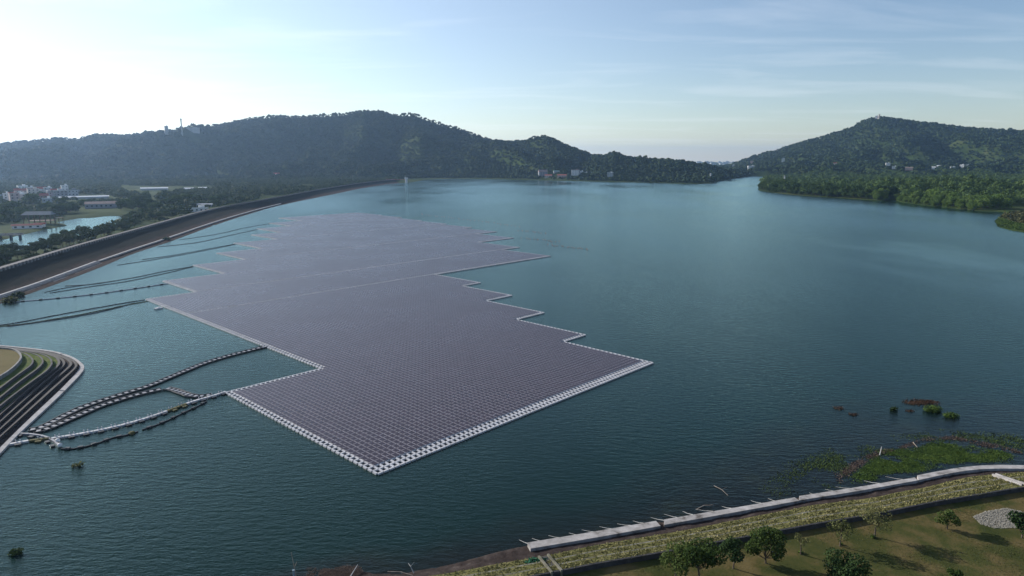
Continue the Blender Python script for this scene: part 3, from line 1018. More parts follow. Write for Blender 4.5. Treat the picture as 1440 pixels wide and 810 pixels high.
PMI = [0, 1, 1, 1, 1]
for s in range(6):
    ii, jj = np.nonzero((G == s) & pan)
    ctr = ((ii.mean() + .5) * PU, (jj.mean() + .5) * PV)
    org = O + uu * ctr[0] + vv * ctr[1]
    e = empty('floating_solar_array', (org[0], org[1], 0), sec_names[s], 'solar array', 'floating solar array blocks on the reservoir')
    pc = np.stack([(ii + .5) * PU, (jj + .5) * PV], 1)
    fm = M['row_plastic']
    def stuffpart(name, c, su, sv_, z0, z1, mat):
        v, f = cell_boxes(c, su, sv_, z0, z1)
        v[:, 0] -= org[0]
        v[:, 1] -= org[1]
        tag(obj(name, mesh_np(name, v, f, [mat]), e), kind='stuff')
    if s < 2:
        individual('solar_panel', pc, .98, 1.43, .42, .46, TILT, [M['panel'], M['alu']], e, org, s)
        individual('row_float', pc + np.array([PU / 2, 0]), .22, 1.46, .02, .42, 0, [fm], e, org, s)
    else:
        v, f = cell_boxes(pc, .98, 1.43, .42, .46, TILT)
        v[:, 0] -= org[0]
        v[:, 1] -= org[1]
        tag(obj('solar_panel', mesh_np('solar_panel', v, f, [M['panel'], M['alu']], np.tile(PMI, len(pc))), e), kind='stuff')
        stuffpart('row_float', pc + np.array([PU / 2, 0]), .22, 1.46, .02, .42, fm)
    stuffpart('support_float', pc + np.array([0, PV / 2]), 1.10, .20, .02, .45, fm)
    # walkway ladder: one float block per cell edge
    wi, wj = np.nonzero((G == s) & walk)
    eu, ev = set(), set()
    for a, b in zip(wi, wj):
        eu.add((a, b)); eu.add((a, b + 1))
        ev.add((a, b)); ev.add((a + 1, b))
    cu = np.array([((a + .5) * PU, b * PV) for a, b in eu])
    cv = np.array([(a * PU, (b + .5) * PV) for a, b in ev])
    if s < 2:
        individual('walkway_float', cu, PU - (.20 if s == 0 else .34), .42 if s == 0 else .52, -.1, .34 if s == 0 else .42, 0, [M['plastic']], e, org, s)
        v, f = cell_boxes(cv, .46, PV - .50, -.1, .31)
    else:
        v, f = cell_boxes(cu, PU - .34, .55, -.1, .42)
        v[:, 0] -= org[0]
        v[:, 1] -= org[1]
        tag(obj('walkway_float', mesh_np('walkway_float', v, f, [M['plastic']]), e), kind='stuff')
        v, f = cell_boxes(cv, .46, PV - .50, -.1, .31)
    v[:, 0] -= org[0]
    v[:, 1] -= org[1]
    tag(obj('cross_float', mesh_np('cross_float', v, f, [M['plastic']]), e), kind='stuff')

# ------------------------------------------------------------------ floating walkways and cables
def along(pts, step, z=0.0):
    p = smooth_line(PL(pts, z), 400)
    L = np.linalg.norm(np.diff(p[:, :2], axis=0), axis=1).sum()
    n = max(2, int(L / step))
    q = resample(p, n + 1)
    out = []
    for a, b in zip(q[:-1], q[1:]):
        c = (a + b) / 2
        out.append((c, math.atan2(b[1] - a[1], b[0] - a[0]), np.linalg.norm(b - a)))
    return out, q


def piece(name, mb, mat, e):
    o = mb.build(name, mat, e)
    o.location = -e.location
    return o


def float_ladder(pts, lab, group, step=1.5, wid=1.9, mats=('walk_plastic', 'cable'), floaty=1.0):
    st, q = along(pts, step)
    c0 = q[len(q) // 2]
    e = empty('floating_walkway', (c0[0], c0[1], 0), lab, 'floating walkway', group)
    for k, (c, a, ln) in enumerate(st):
        m = MB()
        m.box((c[0], c[1], .12), (ln * .50, wid * .62, .36), a + random.uniform(-.1, .1), bottom=False)
        piece('float', m, M[mats[0]], e)
    for s in (-1, 1):
        d = np.gradient(q[:, :2], axis=0)
        d /= np.linalg.norm(d, axis=1)[:, None]
        ln_ = q.copy()
        ln_[:, 0] += -d[:, 1] * s * wid * .52
        ln_[:, 1] += d[:, 0] * s * wid * .52
        ln_[:, 2] = .22
        ln_[:, 0] += rng.normal(0, .06, len(ln_))
        ln_[:, 1] += rng.normal(0, .06, len(ln_))
        m = MB()
        m.tube([tuple(p) for p in ln_], .20, 6)
        piece('rail', m, M[mats[1]], e)
    return e


WG = 'floating walkways between the headland and the array'
float_ladder([(40, 606), (55, 604), (75, 594), (93, 584), (117, 573), (150, 562), (180, 552.6), (210, 544), (242, 530), (263, 521.5), (284, 512.5), (313, 503.5), (345, 495), (374, 488)], 'upper dark cable walkway reaching the left side of the big array', WG, 1.7, 1.7)
float_ladder([(48, 608), (62, 606.5), (93, 593), (117, 582), (150, 568.5), (180, 559.5), (202, 553.5), (228, 548)], 'lower dark cable walkway lying alongside the upper one', WG, 1.7, 1.7)
float_ladder([(234, 547), (245, 549), (257, 553.5), (269, 557.5), (282, 558.8), (298, 556)], 'short dark walkway of pale floats bending to the array corner', WG, 1.6, 1.8)

# white float line with paired posts and dark side floats
def white_line(pts, lab, step=3.0, moss=(), posts=True):
    st, q = along(pts, step)
    c0 = q[len(q) // 2]
    e = empty('float_line', (c0[0], c0[1], 0), lab, 'float line', 'float lines beside the floating walkways')
    for k, (c, a, ln) in enumerate(st):
        m = MB()
        m.box((c[0], c[1], .2), (ln * .96, .75 if posts else .45, .4), a, bottom=False)
        piece('deck_float', m, M['moss'] if k in moss else M['plastic' if posts else 'walk_plastic'], e)
        n_ = (-math.sin(a), math.cos(a))
        m = MB()
        m.box((c[0] - n_[0] * .95, c[1] - n_[1] * .95, .1), (1.15, .8, .42), a, bottom=False)
        piece('side_float', m, M['moss'] if k in moss else M['black'], e)
        if posts:
            for s in (-.38, .38):
                m = MB()
                x, y = c[0] + n_[0] * .55 + math.cos(a) * s, c[1] + n_[1] * .55 + math.sin(a) * s
                m.tube([(x, y, 0), (x, y, .62)], .11, 6)
                m.ball((x, y, .68), .17, 6, 4)
                piece('marker_post', m, M['plastic'], e)
    return e


white_line([(70, 618.5), (93, 615), (117, 611), (150, 604.5), (183, 596.5), (217, 586), (240, 577.5), (275, 564.4), (298.5, 558.5), (318, 552)], 'white float line with paired posts leading to the array corner', 2.6, (9, 10, 31))
white_line([(10, 627), (33, 622.5), (52, 619.5), (70, 617.5)], 'mossy float line moored at the headland kerb', 2.6, (1, 2, 4))
white_line([(22, 611), (40, 611.5), (58, 613.5), (74, 619), (84, 629)], 'short grey float line crossing to the pair of white buoys', 2.8, (), False)


def thin_line(pts, lab, step, mats=('cable', 'black'), moss=(), r=.16, fw=1.0, name='mooring_cable', grp='thin floating cables beside the walkways', gap=()):
    st, q = along(pts, step, 0)
    c0 = q[len(q) // 2]
    e = empty(name, (c0[0], c0[1], 0), lab, 'cable', grp)
    m = MB()
    ln_ = q.copy()
    ln_[:, 2] = .12
    m.tube([tuple(p) for p in ln_], r, 6)
    piece('cable', m, M[mats[0]], e)
    for k, (c, a, ln) in enumerate(st):
        if k in gap:
            continue
        m = MB()
        if k in moss:
            m.ball((c[0], c[1], .15), .75, 8, 5, 0, .6)
        m.box((c[0], c[1], .15), (fw, .7, .5), a, bottom=False)
        piece('float', m, M['moss'] if k in moss else M[mats[1]], e)
    return e


thin_line([(86, 632), (100, 631), (108, 632.5), (123, 628), (133, 626), (160, 615), (180, 612.5), (194, 607.5)], 'thin dark mooring cable with mossy floats below the white float line', 2.6, moss=(5, 6, 7, 8))
thin_line([(200, 605), (223, 597.5), (240, 590), (258, 581), (276, 573), (291, 565)], 'thin dark mooring cable continuing towards the array corner', 3.2)
for px_, py_, lab in ((81.5, 622, 'white mooring buoy nearer the float line at the headland'), (84.5, 628.5, 'white mooring buoy at the end of the short grey float line')):
    p = P(px_, py_)
    b = MB()
    b.ball((0, 0, .4), .5, 12, 8)
    b.tube([(0, 0, 1.1), (0, 0, 1.5)], .1, 6)
    tag(b.build('mooring_buoy', M['white'], None, (p.x, p.y, 0)), lab, 'buoy', 'white buoys by the headland')

thin_line([(20, 425), (52, 422.5), (128, 415), (190, 406), (236, 399)], 'float cable dotted with dark floats from the dam to the array', 6.2, ('plastic_grey', 'black'), r=.2, fw=1.3, grp='mooring cables between the dam and the array')
def bundle(strands, lab, mats=('cable',), r=.13):
    c0 = P(*strands[0][len(strands[0]) // 2])
    e = empty('mooring_cable', (c0[0], c0[1], 0), lab, 'cable', 'mooring cables between the dam and the array')
    for k, s in enumerate(strands):
        p = smooth_line(PL(s, .1), 90)
        p[:, 0] += (fbm(p[:, 1], p[:, 0], 8, 2, k) - .5) * 1.2
        m = MB()
        m.tube([tuple(x) for x in p], [r * (.55 + .9 * abs(math.sin(i * 1.7 + k))) for i in range(len(p))], 5)
        piece('strand', m, M[mats[k % len(mats)]], e)
    return e
bundle([[(-20, 459.5), (30, 453), (67, 445), (117, 436), (167, 427), (203, 421.5)], [(-20, 461), (35, 455.5), (75, 449), (130, 439), (170, 430.5), (208, 423.5)], [(10, 459), (60, 452.5), (110, 445), (150, 436.5), (190, 426)]], 'nearest dark cable bundle with weeds at its left end', ('cable', 'moss', 'cable'))
bundle([[(62, 411), (100, 403), (140, 398), (175, 393), (225, 382.5), (272, 374.5)], [(70, 412), (120, 404), (180, 395.5), (220, 387), (255, 379), (272, 375)], [(90, 402), (130, 400), (160, 395)]], 'dark cable bundle reaching the third array block')
bundle([[(165, 373), (207, 366.5), (250, 359.5), (290, 352), (331, 343.5)], [(200, 365), (250, 358), (300, 348.5), (331, 343)]], 'dark cable bundle reaching the fourth array block')
bundle([[(222, 347), (260, 343.5), (287, 339.5), (325, 330.5), (363, 322.5)]], 'single dark cable reaching the fifth array block', r=.16)
bundle([[(252, 337), (295, 331.5), (325, 325), (340, 321), (379, 314.5)]], 'farthest thin cable reaching the fifth array block', r=.14)
p = P(223, 434)
b = MB()
b.box((0, 0, .2), (3.2, 1.3, .4), ANG + .3)
b.box((0, 0, .5), (1.2, .8, .25), ANG + .3)
tag(b.build('raft', M['white'], None, (p.x, p.y, 0)), 'small white raft floating beside the left edge of the array', 'raft')

bm = MB()
bm.ball((0, 0, .35), .52, 8, 6, 0, .85)
bm.tube([(0, 0, .75), (0, 0, 1.0)], .1, 6)
buoy_me = bm.mesh('buoy', M['orange'])
LINES = [([(591, 301), (640, 307), (690, 313), (732, 318.5)], 30, 'tiny orange buoy in the long faint chain farthest from the viewer'),
         ([(729, 324), (750, 326), (769, 328.3)], 12, 'tiny orange buoy in the short second chain beyond the array tip'),
         ([(735, 335), (760, 337.5), (786, 340.2)], 14, 'tiny orange buoy in the third chain right beside the array tip'),
         ([(771, 344.5), (800, 348), (827, 351)], 16, 'tiny orange buoy in the nearest chain right of the array')]
for pts, n, lab in LINES:
    q = resample(PL(pts), n)
    for p in q:
        o = obj('buoy', buoy_me, None, (p[0] + random.uniform(-1.2, 1.2), p[1] + random.uniform(-3, 3), 0))
        o.scale = (.6,) * 3
        tag(o, lab, 'buoy', lab.replace('tiny orange buoy', 'orange buoys'))

# ------------------------------------------------------------------ buildings
CLEAR = []                                            # (x, y, radius) kept free of trees
def bld(px, py, wpx, hpx, wall, roof, lab, cat='house', kind='flat', name='house', depth=None, r0=500, floors=None, rot=None, clear=True, front=26, windows=True):
    c = hit(px, py, r0)
    k = math.hypot(c.x, c.y) / F
    W, HH = wpx * k, hpx * k
    D = depth or max(6.0, min(14.0, W * .7))
    rz = rot if rot is not None else math.atan2(c.x, c.y) * -1 + random.uniform(-.25, .25)
    e = empty(name, c, lab, cat, None, rz)
    wallh = HH if kind == 'flat' else HH * .68
    m = MB()
    m.box((0, D / 2, wallh / 2 - 3), (W, D, wallh + 6), bottom=False)
    m.build('wall', M[wall], e)
    m = MB()
    if kind == 'flat':
        m.box((0, D / 2, wallh + .12), (W + .5, D + .5, .24))
        for s in (-1, 1):
            m.box((s * (W / 2 + .1), D / 2, wallh + .65), (.2, D + .4, .8))
        m.box((0, -.12, wallh + .65), (W - .01, .2, .8))
        m.box((W * .2, D * .6, wallh + 1.6), (W * .28, D * .35, 2.7))
    elif kind == 'gable':
        o_ = .6
        m.add([(-W / 2 - o_, -o_, wallh - .1), (W / 2 + o_, -o_, wallh - .1), (W / 2 + o_, D + o_, wallh - .1), (-W / 2 - o_, D + o_, wallh - .1), (-W / 2 - o_, D / 2, HH), (W / 2 + o_, D / 2, HH)],
              [(0, 1, 5, 4), (2, 3, 4, 5), (1, 2, 5), (3, 0, 4), (3, 2, 1, 0)])
    m.build('roof', M[roof], e)
    fl = floors or max(1, int(wallh / 3.2))
    nw = max(1, int(W / 4.5))
    if windows:
        for a in range(min(fl, 5)):
            for b_ in range(min(nw, 6)):
                m = MB()
                m.box((-W / 2 + W * (b_ + .5) / nw, -.02, wallh * (a + .55) / fl), (min(1.8, W / nw * .5), .12, min(1.5, wallh / fl * .5)))
                m.build('window', M['glass'], e)
    if clear:
        CLEAR.append((c.x, c.y + D / 2, max(W, D) * .62 + 2))
        for q_ in (10, 20, front):
            f_ = 1 - q_ / math.hypot(c.x, c.y)
            CLEAR.append((c.x * f_, c.y * f_, W * .5 + 2))
    return e


V = [(9, 284, 5, 9, 'white', 'whiteroof', 'narrow white house at the far left edge of the village', 'flat'),
     (22, 285, 9, 10, 'pinkwall', 'pinkwall', 'pinkish house with dark gaps in the village front row', 'flat'),
     (31, 284, 9, 8.5, 'cream', 'whiteroof', 'cream house right of the pinkish one in the village', 'flat'),
     (25, 275, 6, 8, 'white', 'redroof', 'white gabled house behind the pinkish village house', 'gable'),
     (36, 274, 11, 7, 'cream', 'redroof', 'wide red roofed house in the middle of the village', 'gable'),
     (33, 268, 9, 5, 'white', 'whiteroof', 'low bright roofed house at the back of the village', 'flat'),
     (48, 276, 11, 8, 'cream', 'cream', 'cream flat roofed house behind the big village tree', 'flat'),
     (58, 272, 9, 7.5, 'white', 'redroof', 'white house with a red roof at the village back', 'gable'),
     (68, 273, 8, 7, 'palegrey', 'whiteroof', 'pale grey house with rooftop room at the village back', 'flat'),
     (62, 282, 8, 8, 'pinkwall', 'redroof', 'pink walled house in front of the village back row', 'gable'),
     (72, 281, 6, 8.5, 'greywall', 'greyroof', 'narrow dark grey house beside the large grey block', 'flat'),
     (83, 279, 19, 8.5, 'greywall', 'palegrey', 'largest grey block on the right side of the village', 'flat'),
     (92, 271, 7, 8, 'white', 'whiteroof', 'white tower like house above the large grey block', 'flat'),
     (101, 276, 14, 7, 'palegrey', 'greyroof', 'long grey flat house at the right end of the village', 'flat'),
     (16, 279, 6, 7, 'palegrey', 'redroof', 'grey walled house with a red roof just behind the pinkish one', 'gable'),
     (43, 270, 7, 5, 'pinkwall', 'whiteroof', 'pinkish flat house in the back row of the village', 'flat'),
     (53, 282, 8, 6, 'white', 'brownroof', 'white house with a brown roof right of the big village tree', 'gable'),
     (77, 274, 6, 7, 'cream', 'redroof', 'cream house with a red roof left of the white tower like one', 'gable'),
     (86, 268.5, 5, 4, 'pinkwall', 'redroof', 'tiny pink house farthest back in the village', 'gable'),
     (108, 272, 7, 4, 'white', 'greyroof', 'small white house behind the long grey one', 'gable'),
     (1, 281, 6, 6, 'pinkwall', 'greyroof', 'pinkish house cut by the left edge behind the narrow white one', 'gable'),
     (66, 285, 9, 4.5, 'palegrey', 'whiteroof', 'low pale house at the front foot of the village', 'flat')]
for px_, py_, w_, h_, wl, rf, lab, kd_ in V:
    bld(px_, py_, w_, h_, wl, rf, lab, 'house', kd_)
bld(119, 279.5, 50, 3.2, 'palegrey', 'whiteroof', 'long low shed with a bright roof right of the village', 'shed', 'gable', 'long_shed', 12, windows=False)
bld(143, 293, 34, 8, 'greywall', 'brownroof', 'broad barn with a pinkish brown roof behind the pond', 'barn', 'gable', 'barn', 14)
bld(217, 267.5, 30, 3.4, 'palegrey', 'whiteroof', 'longest white greenhouse on the field below the hill', 'greenhouse', 'gable', 'greenhouse', 14, windows=False)
bld(266, 267.5, 12, 3, 'palegrey', 'whiteroof', 'short white greenhouse at the right end of the field', 'greenhouse', 'gable', 'greenhouse', 12, windows=False)
bld(286, 266.3, 9, 2.6, 'palegrey', 'whiteroof', 'tiny white greenhouse closest to the hill slope', 'greenhouse', 'gable', 'greenhouse', 12, windows=False)
bld(277, 298, 26, 4.5, 'white', 'white', 'white open shed close behind the dam road', 'shed', 'flat', 'roadside_shed', 8, front=12)
bld(287, 291, 19, 4, 'greywall', 'palegrey', 'grey roofed shed behind the white roadside shed', 'shed', 'gable', 'roadside_shed', 9, front=12)
bld(388, 248, 9, 4, 'pinkwall', 'redroof', 'lone pinkish house among trees low on the left hill', 'house', 'gable', r0=1700, front=40)
# shore village below the far hill
S = [(764, 248, 12, 9, 'greywall', 'brownroof', 'tall pinkish villa with a brown roof on the far shore', 'gable'),
     (771, 250, 10, 4, 'cream', 'redroof', 'low red roofed house in front of the pinkish villa', 'gable'),
     (783, 243.5, 8, 3, 'greywall', 'blueroof', 'blue green roofed house right of the pinkish villa', 'gable'),
     (790, 250, 13, 4.5, 'pinkwall', 'redroof', 'long red roofed house low on the far shore', 'gable'),
     (809, 247, 11, 7.5, 'white', 'brownroof', 'white house with brown front on the far shore', 'flat'),
     (818, 246, 4, 5, 'white', 'whiteroof', 'small white annexe right of the brown fronted house', 'flat'),
     (823.5, 246, 5, 3, 'white', 'whiteroof', 'tiny bright hut at the end of the shore houses', 'flat'),
     (858, 250.5, 8, 7, 'palegrey', 'whiteroof', 'isolated pale grey house with roof tanks on the far shore', 'flat')]
for px_, py_, w_, h_, wl, rf, lab, kd_ in S:
    bld(px_, py_, w_, h_, wl, rf, lab, 'house', kd_, r0=1700, front=55)
# houses at the foot of the right hill
S = [(1031, 236, 2.5, 4, 'white', 'whiteroof', 'white hut at the head of the far inlet'),
     (1057, 230.5, 3.5, 3.5, 'pinkwall', 'brownroof', 'pinkish house just above the far inlet'),
     (1057, 236.5, 9, 2.5, 'white', 'whiteroof', 'long white shed beside the far inlet'),
     (1101, 226.5, 3.5, 3, 'white', 'whiteroof', 'white house partway up the left end of the right hill'),
     (1174, 232.5, 4, 2.2, 'cream', 'redroof', 'reddish roofed house behind the middle of the wood'),
     (1249, 232, 5, 2.2, 'white', 'whiteroof', 'brightest white building at the foot of the right hill'),
     (1257.5, 238.5, 5, 3, 'white', 'whiteroof', 'white house just behind the treetops of the wood'),
     (1278, 238.5, 8, 1.8, 'pinkwall', 'brownroof', 'row house with brown roof behind the wood'),
     (1313, 237.5, 4, 2.5, 'white', 'whiteroof', 'white gabled house with a smaller one behind it'),
     (1320, 235.5, 4, 2.6, 'white', 'whiteroof', 'small white house up behind the gabled one'),
     (1340, 238.5, 5, 2.6, 'palegrey', 'whiteroof', 'flat pale house behind the right part of the wood'),
     (1352, 237, 4, 3, 'white', 'whiteroof', 'white cottage last but one towards the right edge'),
     (1360, 236, 3, 3.2, 'cream', 'whiteroof', 'cream cottage farthest towards the right edge')]
for px_, py_, w_, h_, wl, rf, lab in S:
    bld(px_, py_, w_, h_, wl, rf, lab, 'house', 'gable' if 'gabled' in lab or 'row' in lab or 'reddish' in lab else 'flat', r0=1500, front=70)

# pavilion with open posts by the pond
c = hit(56, 315.5)
k = math.hypot(c.x, c.y) / F
pvn = empty('pavilion', c, 'open pavilion with a grey pitched roof on tall posts by the pond', 'pavilion', None, .18)
m = MB()
m.add([(-13 * 1, -5, 8.6), (12, -5, 8.6), (12, 6, 8.6), (-13, 6, 8.6), (-10.5, .8, 11.6), (10.5, .8, 11.6)], [(0, 1, 5, 4), (2, 3, 4, 5), (1, 2, 5), (3, 0, 4), (3, 2, 1, 0)])
m.build('roof', M['greyroof'], pvn)
for sx_ in (-11, -6.5, -2, 2.5, 7, 11):
    for sy_ in (-4.2, 5):
        m = MB()
        m.box((sx_, sy_, 4.3), (.5, .5, 8.6))
        m.build('post', M['bark'], pvn)
m = MB()
m.box((2, .5, 3.2), (20, 9.0, .35))
m.build('deck', M['brownroof'], pvn)
m = MB()
for sx_ in (14.5, 18):
    for sy_ in (-4, 4):
        m.box((sx_, sy_, 2.7), (.4, .4, 5.4))
m.box((16.2, 0, 5.5), (5, 9.2, .3))
m.build('side_frame', M['bark'], pvn)
CLEAR += [(c.x + 2, c.y + 2, 22), (c.x * .97, c.y * .97, 22), (c.x + 14, c.y, 14)]
bld(38, 322, 28, 5.2, 'white', 'redroof', 'long white hut with a reddish roof beside the pond lawn', 'hut', 'gable', 'hut', 6, front=40)
bld(56, 319.5, 10, 5, 'white', 'redroof', 'small white hut closer to the pavilion posts', 'hut', 'gable', 'hut', 5, front=30)
c = P(5, 334.5, 1.0)
fb = empty('footbridge', (c.x, c.y, 0), 'low footbridge on thick piers at the pond outlet', 'bridge', None, .25)
m = MB(); m.box((0, 0, 3.0), (26, 3, .5)); m.build('deck', M['old_concrete'], fb)
for s in (-9, -2, 5, 11):
    m = MB(); m.box((s, 0, 1.2), (1.2, 2.2, 3.2)); m.build('pier', M['dark_concrete'], fb)
for s in (-1.4, 1.4):
    m = MB(); m.box((0, s, 3.85), (26, .12, .9)); m.build('railing', M['concrete'], fb)
CLEAR += [(c.x, c.y, 16), (c.x * .95, c.y * .95, 16)]

# landmarks
def tower(px, pyb, hpx, wpx, lab, mat, name, r0, top=None):
    c = hit(px, pyb, r0)
    k = math.hypot(c.x, c.y) / F
    e = empty(name, c, lab, 'tower')
    hh, ww = hpx * k, wpx * k
    m = MB()
    m.tube([(0, 0, -6), (0, 0, hh * .5), (0, 0, hh * .9)], [ww * .5, ww * .45, ww * .42], 12)
    m.build('shaft', M[mat], e)
    m = MB()
    m.tube([(0, 0, hh * .9), (0, 0, hh * .93), (0, 0, hh)], [ww * .62, ww * .62, ww * .5], 12)
    m.build('cap', M[top or mat], e)
    CLEAR.append((c.x, c.y, ww + 3))
    for q_ in (12, 25):
        f_ = 1 - q_ / math.hypot(c.x, c.y)
        CLEAR.append((c.x * f_, c.y * f_, ww + 1))
    return e
tower(256.3, 190, 19.5, 1.7, 'tall slim tower rising over the ridge of the left hill', 'palegrey', 'slim_tower', 2200, 'greywall')
bld(235, 189.5, 4, 9.5, 'palegrey', 'palegrey', 'narrow tower block on the ridge left of the slim tower', 'tower block', 'flat', 'tower_block', 12, r0=2200)
bld(270, 185.5, 18, 4.5, 'palegrey', 'palegrey', 'long low building on the ridge right of the slim tower', 'building', 'flat', 'ridge_building', 14, r0=2200)
c = P(571.5, 257.6, 0)
it = empty('intake_tower', (c.x, c.y, 0), 'white intake tower standing in the water at the dam end', 'tower')
m = MB(); m.tube([(0, 0, -2), (0, 0, 13)], 3.4, 12); m.build('shaft', M['white'], it)
m = MB(); m.box((0, 0, 15.5), (8.5, 8.5, 5)); m.build('gate_house', M['white'], it)
it.scale = (.85, .85, .74)
m = MB(); m.box((0, 0, 18.4), (9.6, 9.6, .8)); m.tube([(-2.4, 0, 18.8), (-2.4, 0, 21)], 1.6, 10); m.build('roof', M['palegrey'], it)
a = P(538, 253.6, 6); 
m = MB()
dxy = Vector((a.x - c.x, a.y - c.y, 0))
m.box((dxy.x / 2, dxy.y / 2, 12.2), (dxy.length, 2.6, 1.0), math.atan2(dxy.y, dxy.x))
m.build('access_bridge', M['redroof'], it)
tower(999, 255.0, 10.5, 2.0, 'white stone tower at the tip of the far peninsula', 'palegrey', 'shore_tower', 1500)
c = P(1102.5, 262, 0)
e = empty('wood_tower', (c.x, c.y, 0), 'slim pale tower poking out of the right bank wood', 'tower')
m = MB(); m.tube([(0, 0, 0), (0, 0, 21)], [2.0, 1.5], 10); m.build('shaft', M['palegrey'], e)
m = MB(); m.tube([(0, 0, 21), (0, 0, 22), (0, 0, 24)], [2.1, 2.1, .5], 10); m.build('cap', M['greyroof'], e)
c = hit(1236, 167.2, 2500)
e = empty('hilltop_pagoda', c, 'small pagoda on the summit of the right hill', 'pagoda')
e.scale = (1.25, 1.25, 1.35)
for j in range(3):
    m = MB(); m.tube([(0, 0, j * 5.5 - (4 if j == 0 else 0)), (0, 0, j * 5.5 + 4.6)], 4.2 - j * .7, 8); m.build('storey', M['cream'], e)
    m = MB(); m.tube([(0, 0, j * 5.5 + 4.2), (0, 0, j * 5.5 + 6.2)], [6.0 - j * .8, 2.0], 8); m.build('roof', M['brownroof'], e)
CLEAR += [(c.x, c.y, 16), (c.x * .992, c.y * .992, 10)]
bld(1232.4, 167.4, 3, 3.6, 'white', 'whiteroof', 'white hall beside the pagoda on the right hill', 'hall', 'flat', 'hilltop_hall', 10, r0=2500)
c = hit(1260.5, 170.2, 2500)
m = MB(); m.tube([(0, 0, -2), (0, 0, 17)], [.7, .25], 6)
m.box((0, 0, 12), (2.4, .4, .4)); m.box((0, 0, 15), (1.6, .4, .4))
tag(m.build('radio_mast', M['greywall'], None, c), 'thin mast on the ridge right of the hilltop pagoda', 'mast')

# hazy town on the plain far beyond the inlet
m = MB()
for _ in range(170):
    px_ = random.uniform(900, 1060)
    r_ = random.uniform(6500, 11000)
    x_ = (px_ - 720) / F * r_ * CT
    w_, h_ = random.uniform(18, 60), random.choice([8, 10, 12, 15, 18, 26]) * random.uniform(.7, 1.2)
    m.box((x_, r_, h_ / 2), (w_, 25, h_), random.uniform(-.5, .5), bottom=False)
tag(m.build('distant_town', M['palegrey']), 'pale hazy town on the plain beyond the far inlet', 'town', kind='stuff')

# ------------------------------------------------------------------ trees
def leaf_cloud(blobs, n, size, seed, inner=.72, up=.25):
    g_ = np.random.default_rng(seed)
    B = np.array([(*b[0], *b[1]) for b in blobs], float)
    w_ = (B[:, 3] * B[:, 4] + B[:, 5] * B[:, 3])
    k_ = g_.choice(len(B), n, p=w_ / w_.sum())
    d_ = g_.normal(size=(n, 3))
    d_ /= np.linalg.norm(d_, axis=1)[:, None]
    rad = g_.uniform(inner, 1.06, n)
    pos = B[k_, :3] + d_ * B[k_, 3:6] * rad[:, None]
    nr_ = d_ + g_.normal(size=(n, 3)) * .75 + np.array([0, 0, up])
    nr_ /= np.linalg.norm(nr_, axis=1)[:, None]
    t = g_.normal(size=(n, 3))
    t -= (t * nr_).sum(1)[:, None] * nr_
    t /= np.linalg.norm(t, axis=1)[:, None]
    b_ = np.cross(nr_, t)
    s = size * g_.uniform(.6, 1.35, n)[:, None]
    a_ = g_.uniform(.55, .9, n)[:, None]
    v = np.stack([pos - t * s, pos - b_ * s * a_ + nr_ * s * .12, pos + t * s, pos + b_ * s * a_ + nr_ * s * .12], 1)
    return v.reshape(-1, 3), np.arange(4 * n).reshape(n, 4)


def make_tree(name, h, rad, base, nb, nl, ls, leaf, bark, seed, flat_=.75, trunk_r=None, umbrella=False, lean=0.0):
    """mesh pair (trunk with limbs, crown of leaf clumps)"""
    g_ = random.Random(seed)
    blobs = []
    for k in range(nb):
        a_ = k * 2.4 + g_.uniform(-.5, .5)
        rr__ = rad * math.sqrt(g_.uniform(0.02, .62))
        if umbrella:
            zc = h * g_.uniform(.78, .93) - rr__ * .12
        else:
            zc = base + (h - base) * g_.uniform(.22, .86) * (1 - .35 * (rr__ / rad) ** 2)
        br = rad * g_.uniform(.30, .52)
        blobs.append(((rr__ * math.cos(a_) + lean * zc, rr__ * math.sin(a_), zc), (br, br, br * flat_ * (.55 if umbrella else 1))))
    v, f = leaf_cloud(blobs, nl, ls, seed)
    cm_ = mesh_np(name + '_crown', v, f, [leaf])
    tr = trunk_r or h * .022
    m = MB()
    tz = base + (h - base) * .55
    bend = g_.uniform(-.04, .04) * h
    m.tube([(0, 0, -.4), (bend * .3, bend * .2, base * .6), (bend + lean * base, bend * .5, base), (bend * .8 + lean * tz, bend * .3, tz)], [tr * 1.35, tr, tr * .85, tr * .4], 7)
    for b_ in blobs:
        st = base * g_.uniform(.75, 1.15)
        a0 = Vector((bend + lean * st, bend * .4, st))
        b0 = Vector(b_[0])
        mid = a0.lerp(b0, .5) + Vector((0, 0, -.06 * h))
        m.tube([a0, mid, b0], [tr * .5, tr * .33, tr * .14], 5)
    tm = m.mesh(name + '_trunk', bark)
    return tm, cm_


def put_tree(kind, pair, loc, rz, s, label, group=None, cat='tree'):
    e = empty(kind, loc, label, cat, group, rz)
    e.scale = (s if not isinstance(s, tuple) else s[0],) * 2 + (s if not isinstance(s, tuple) else s[1],)
    obj('trunk', pair[0], e)
    obj('crown', pair[1], e)
    return e


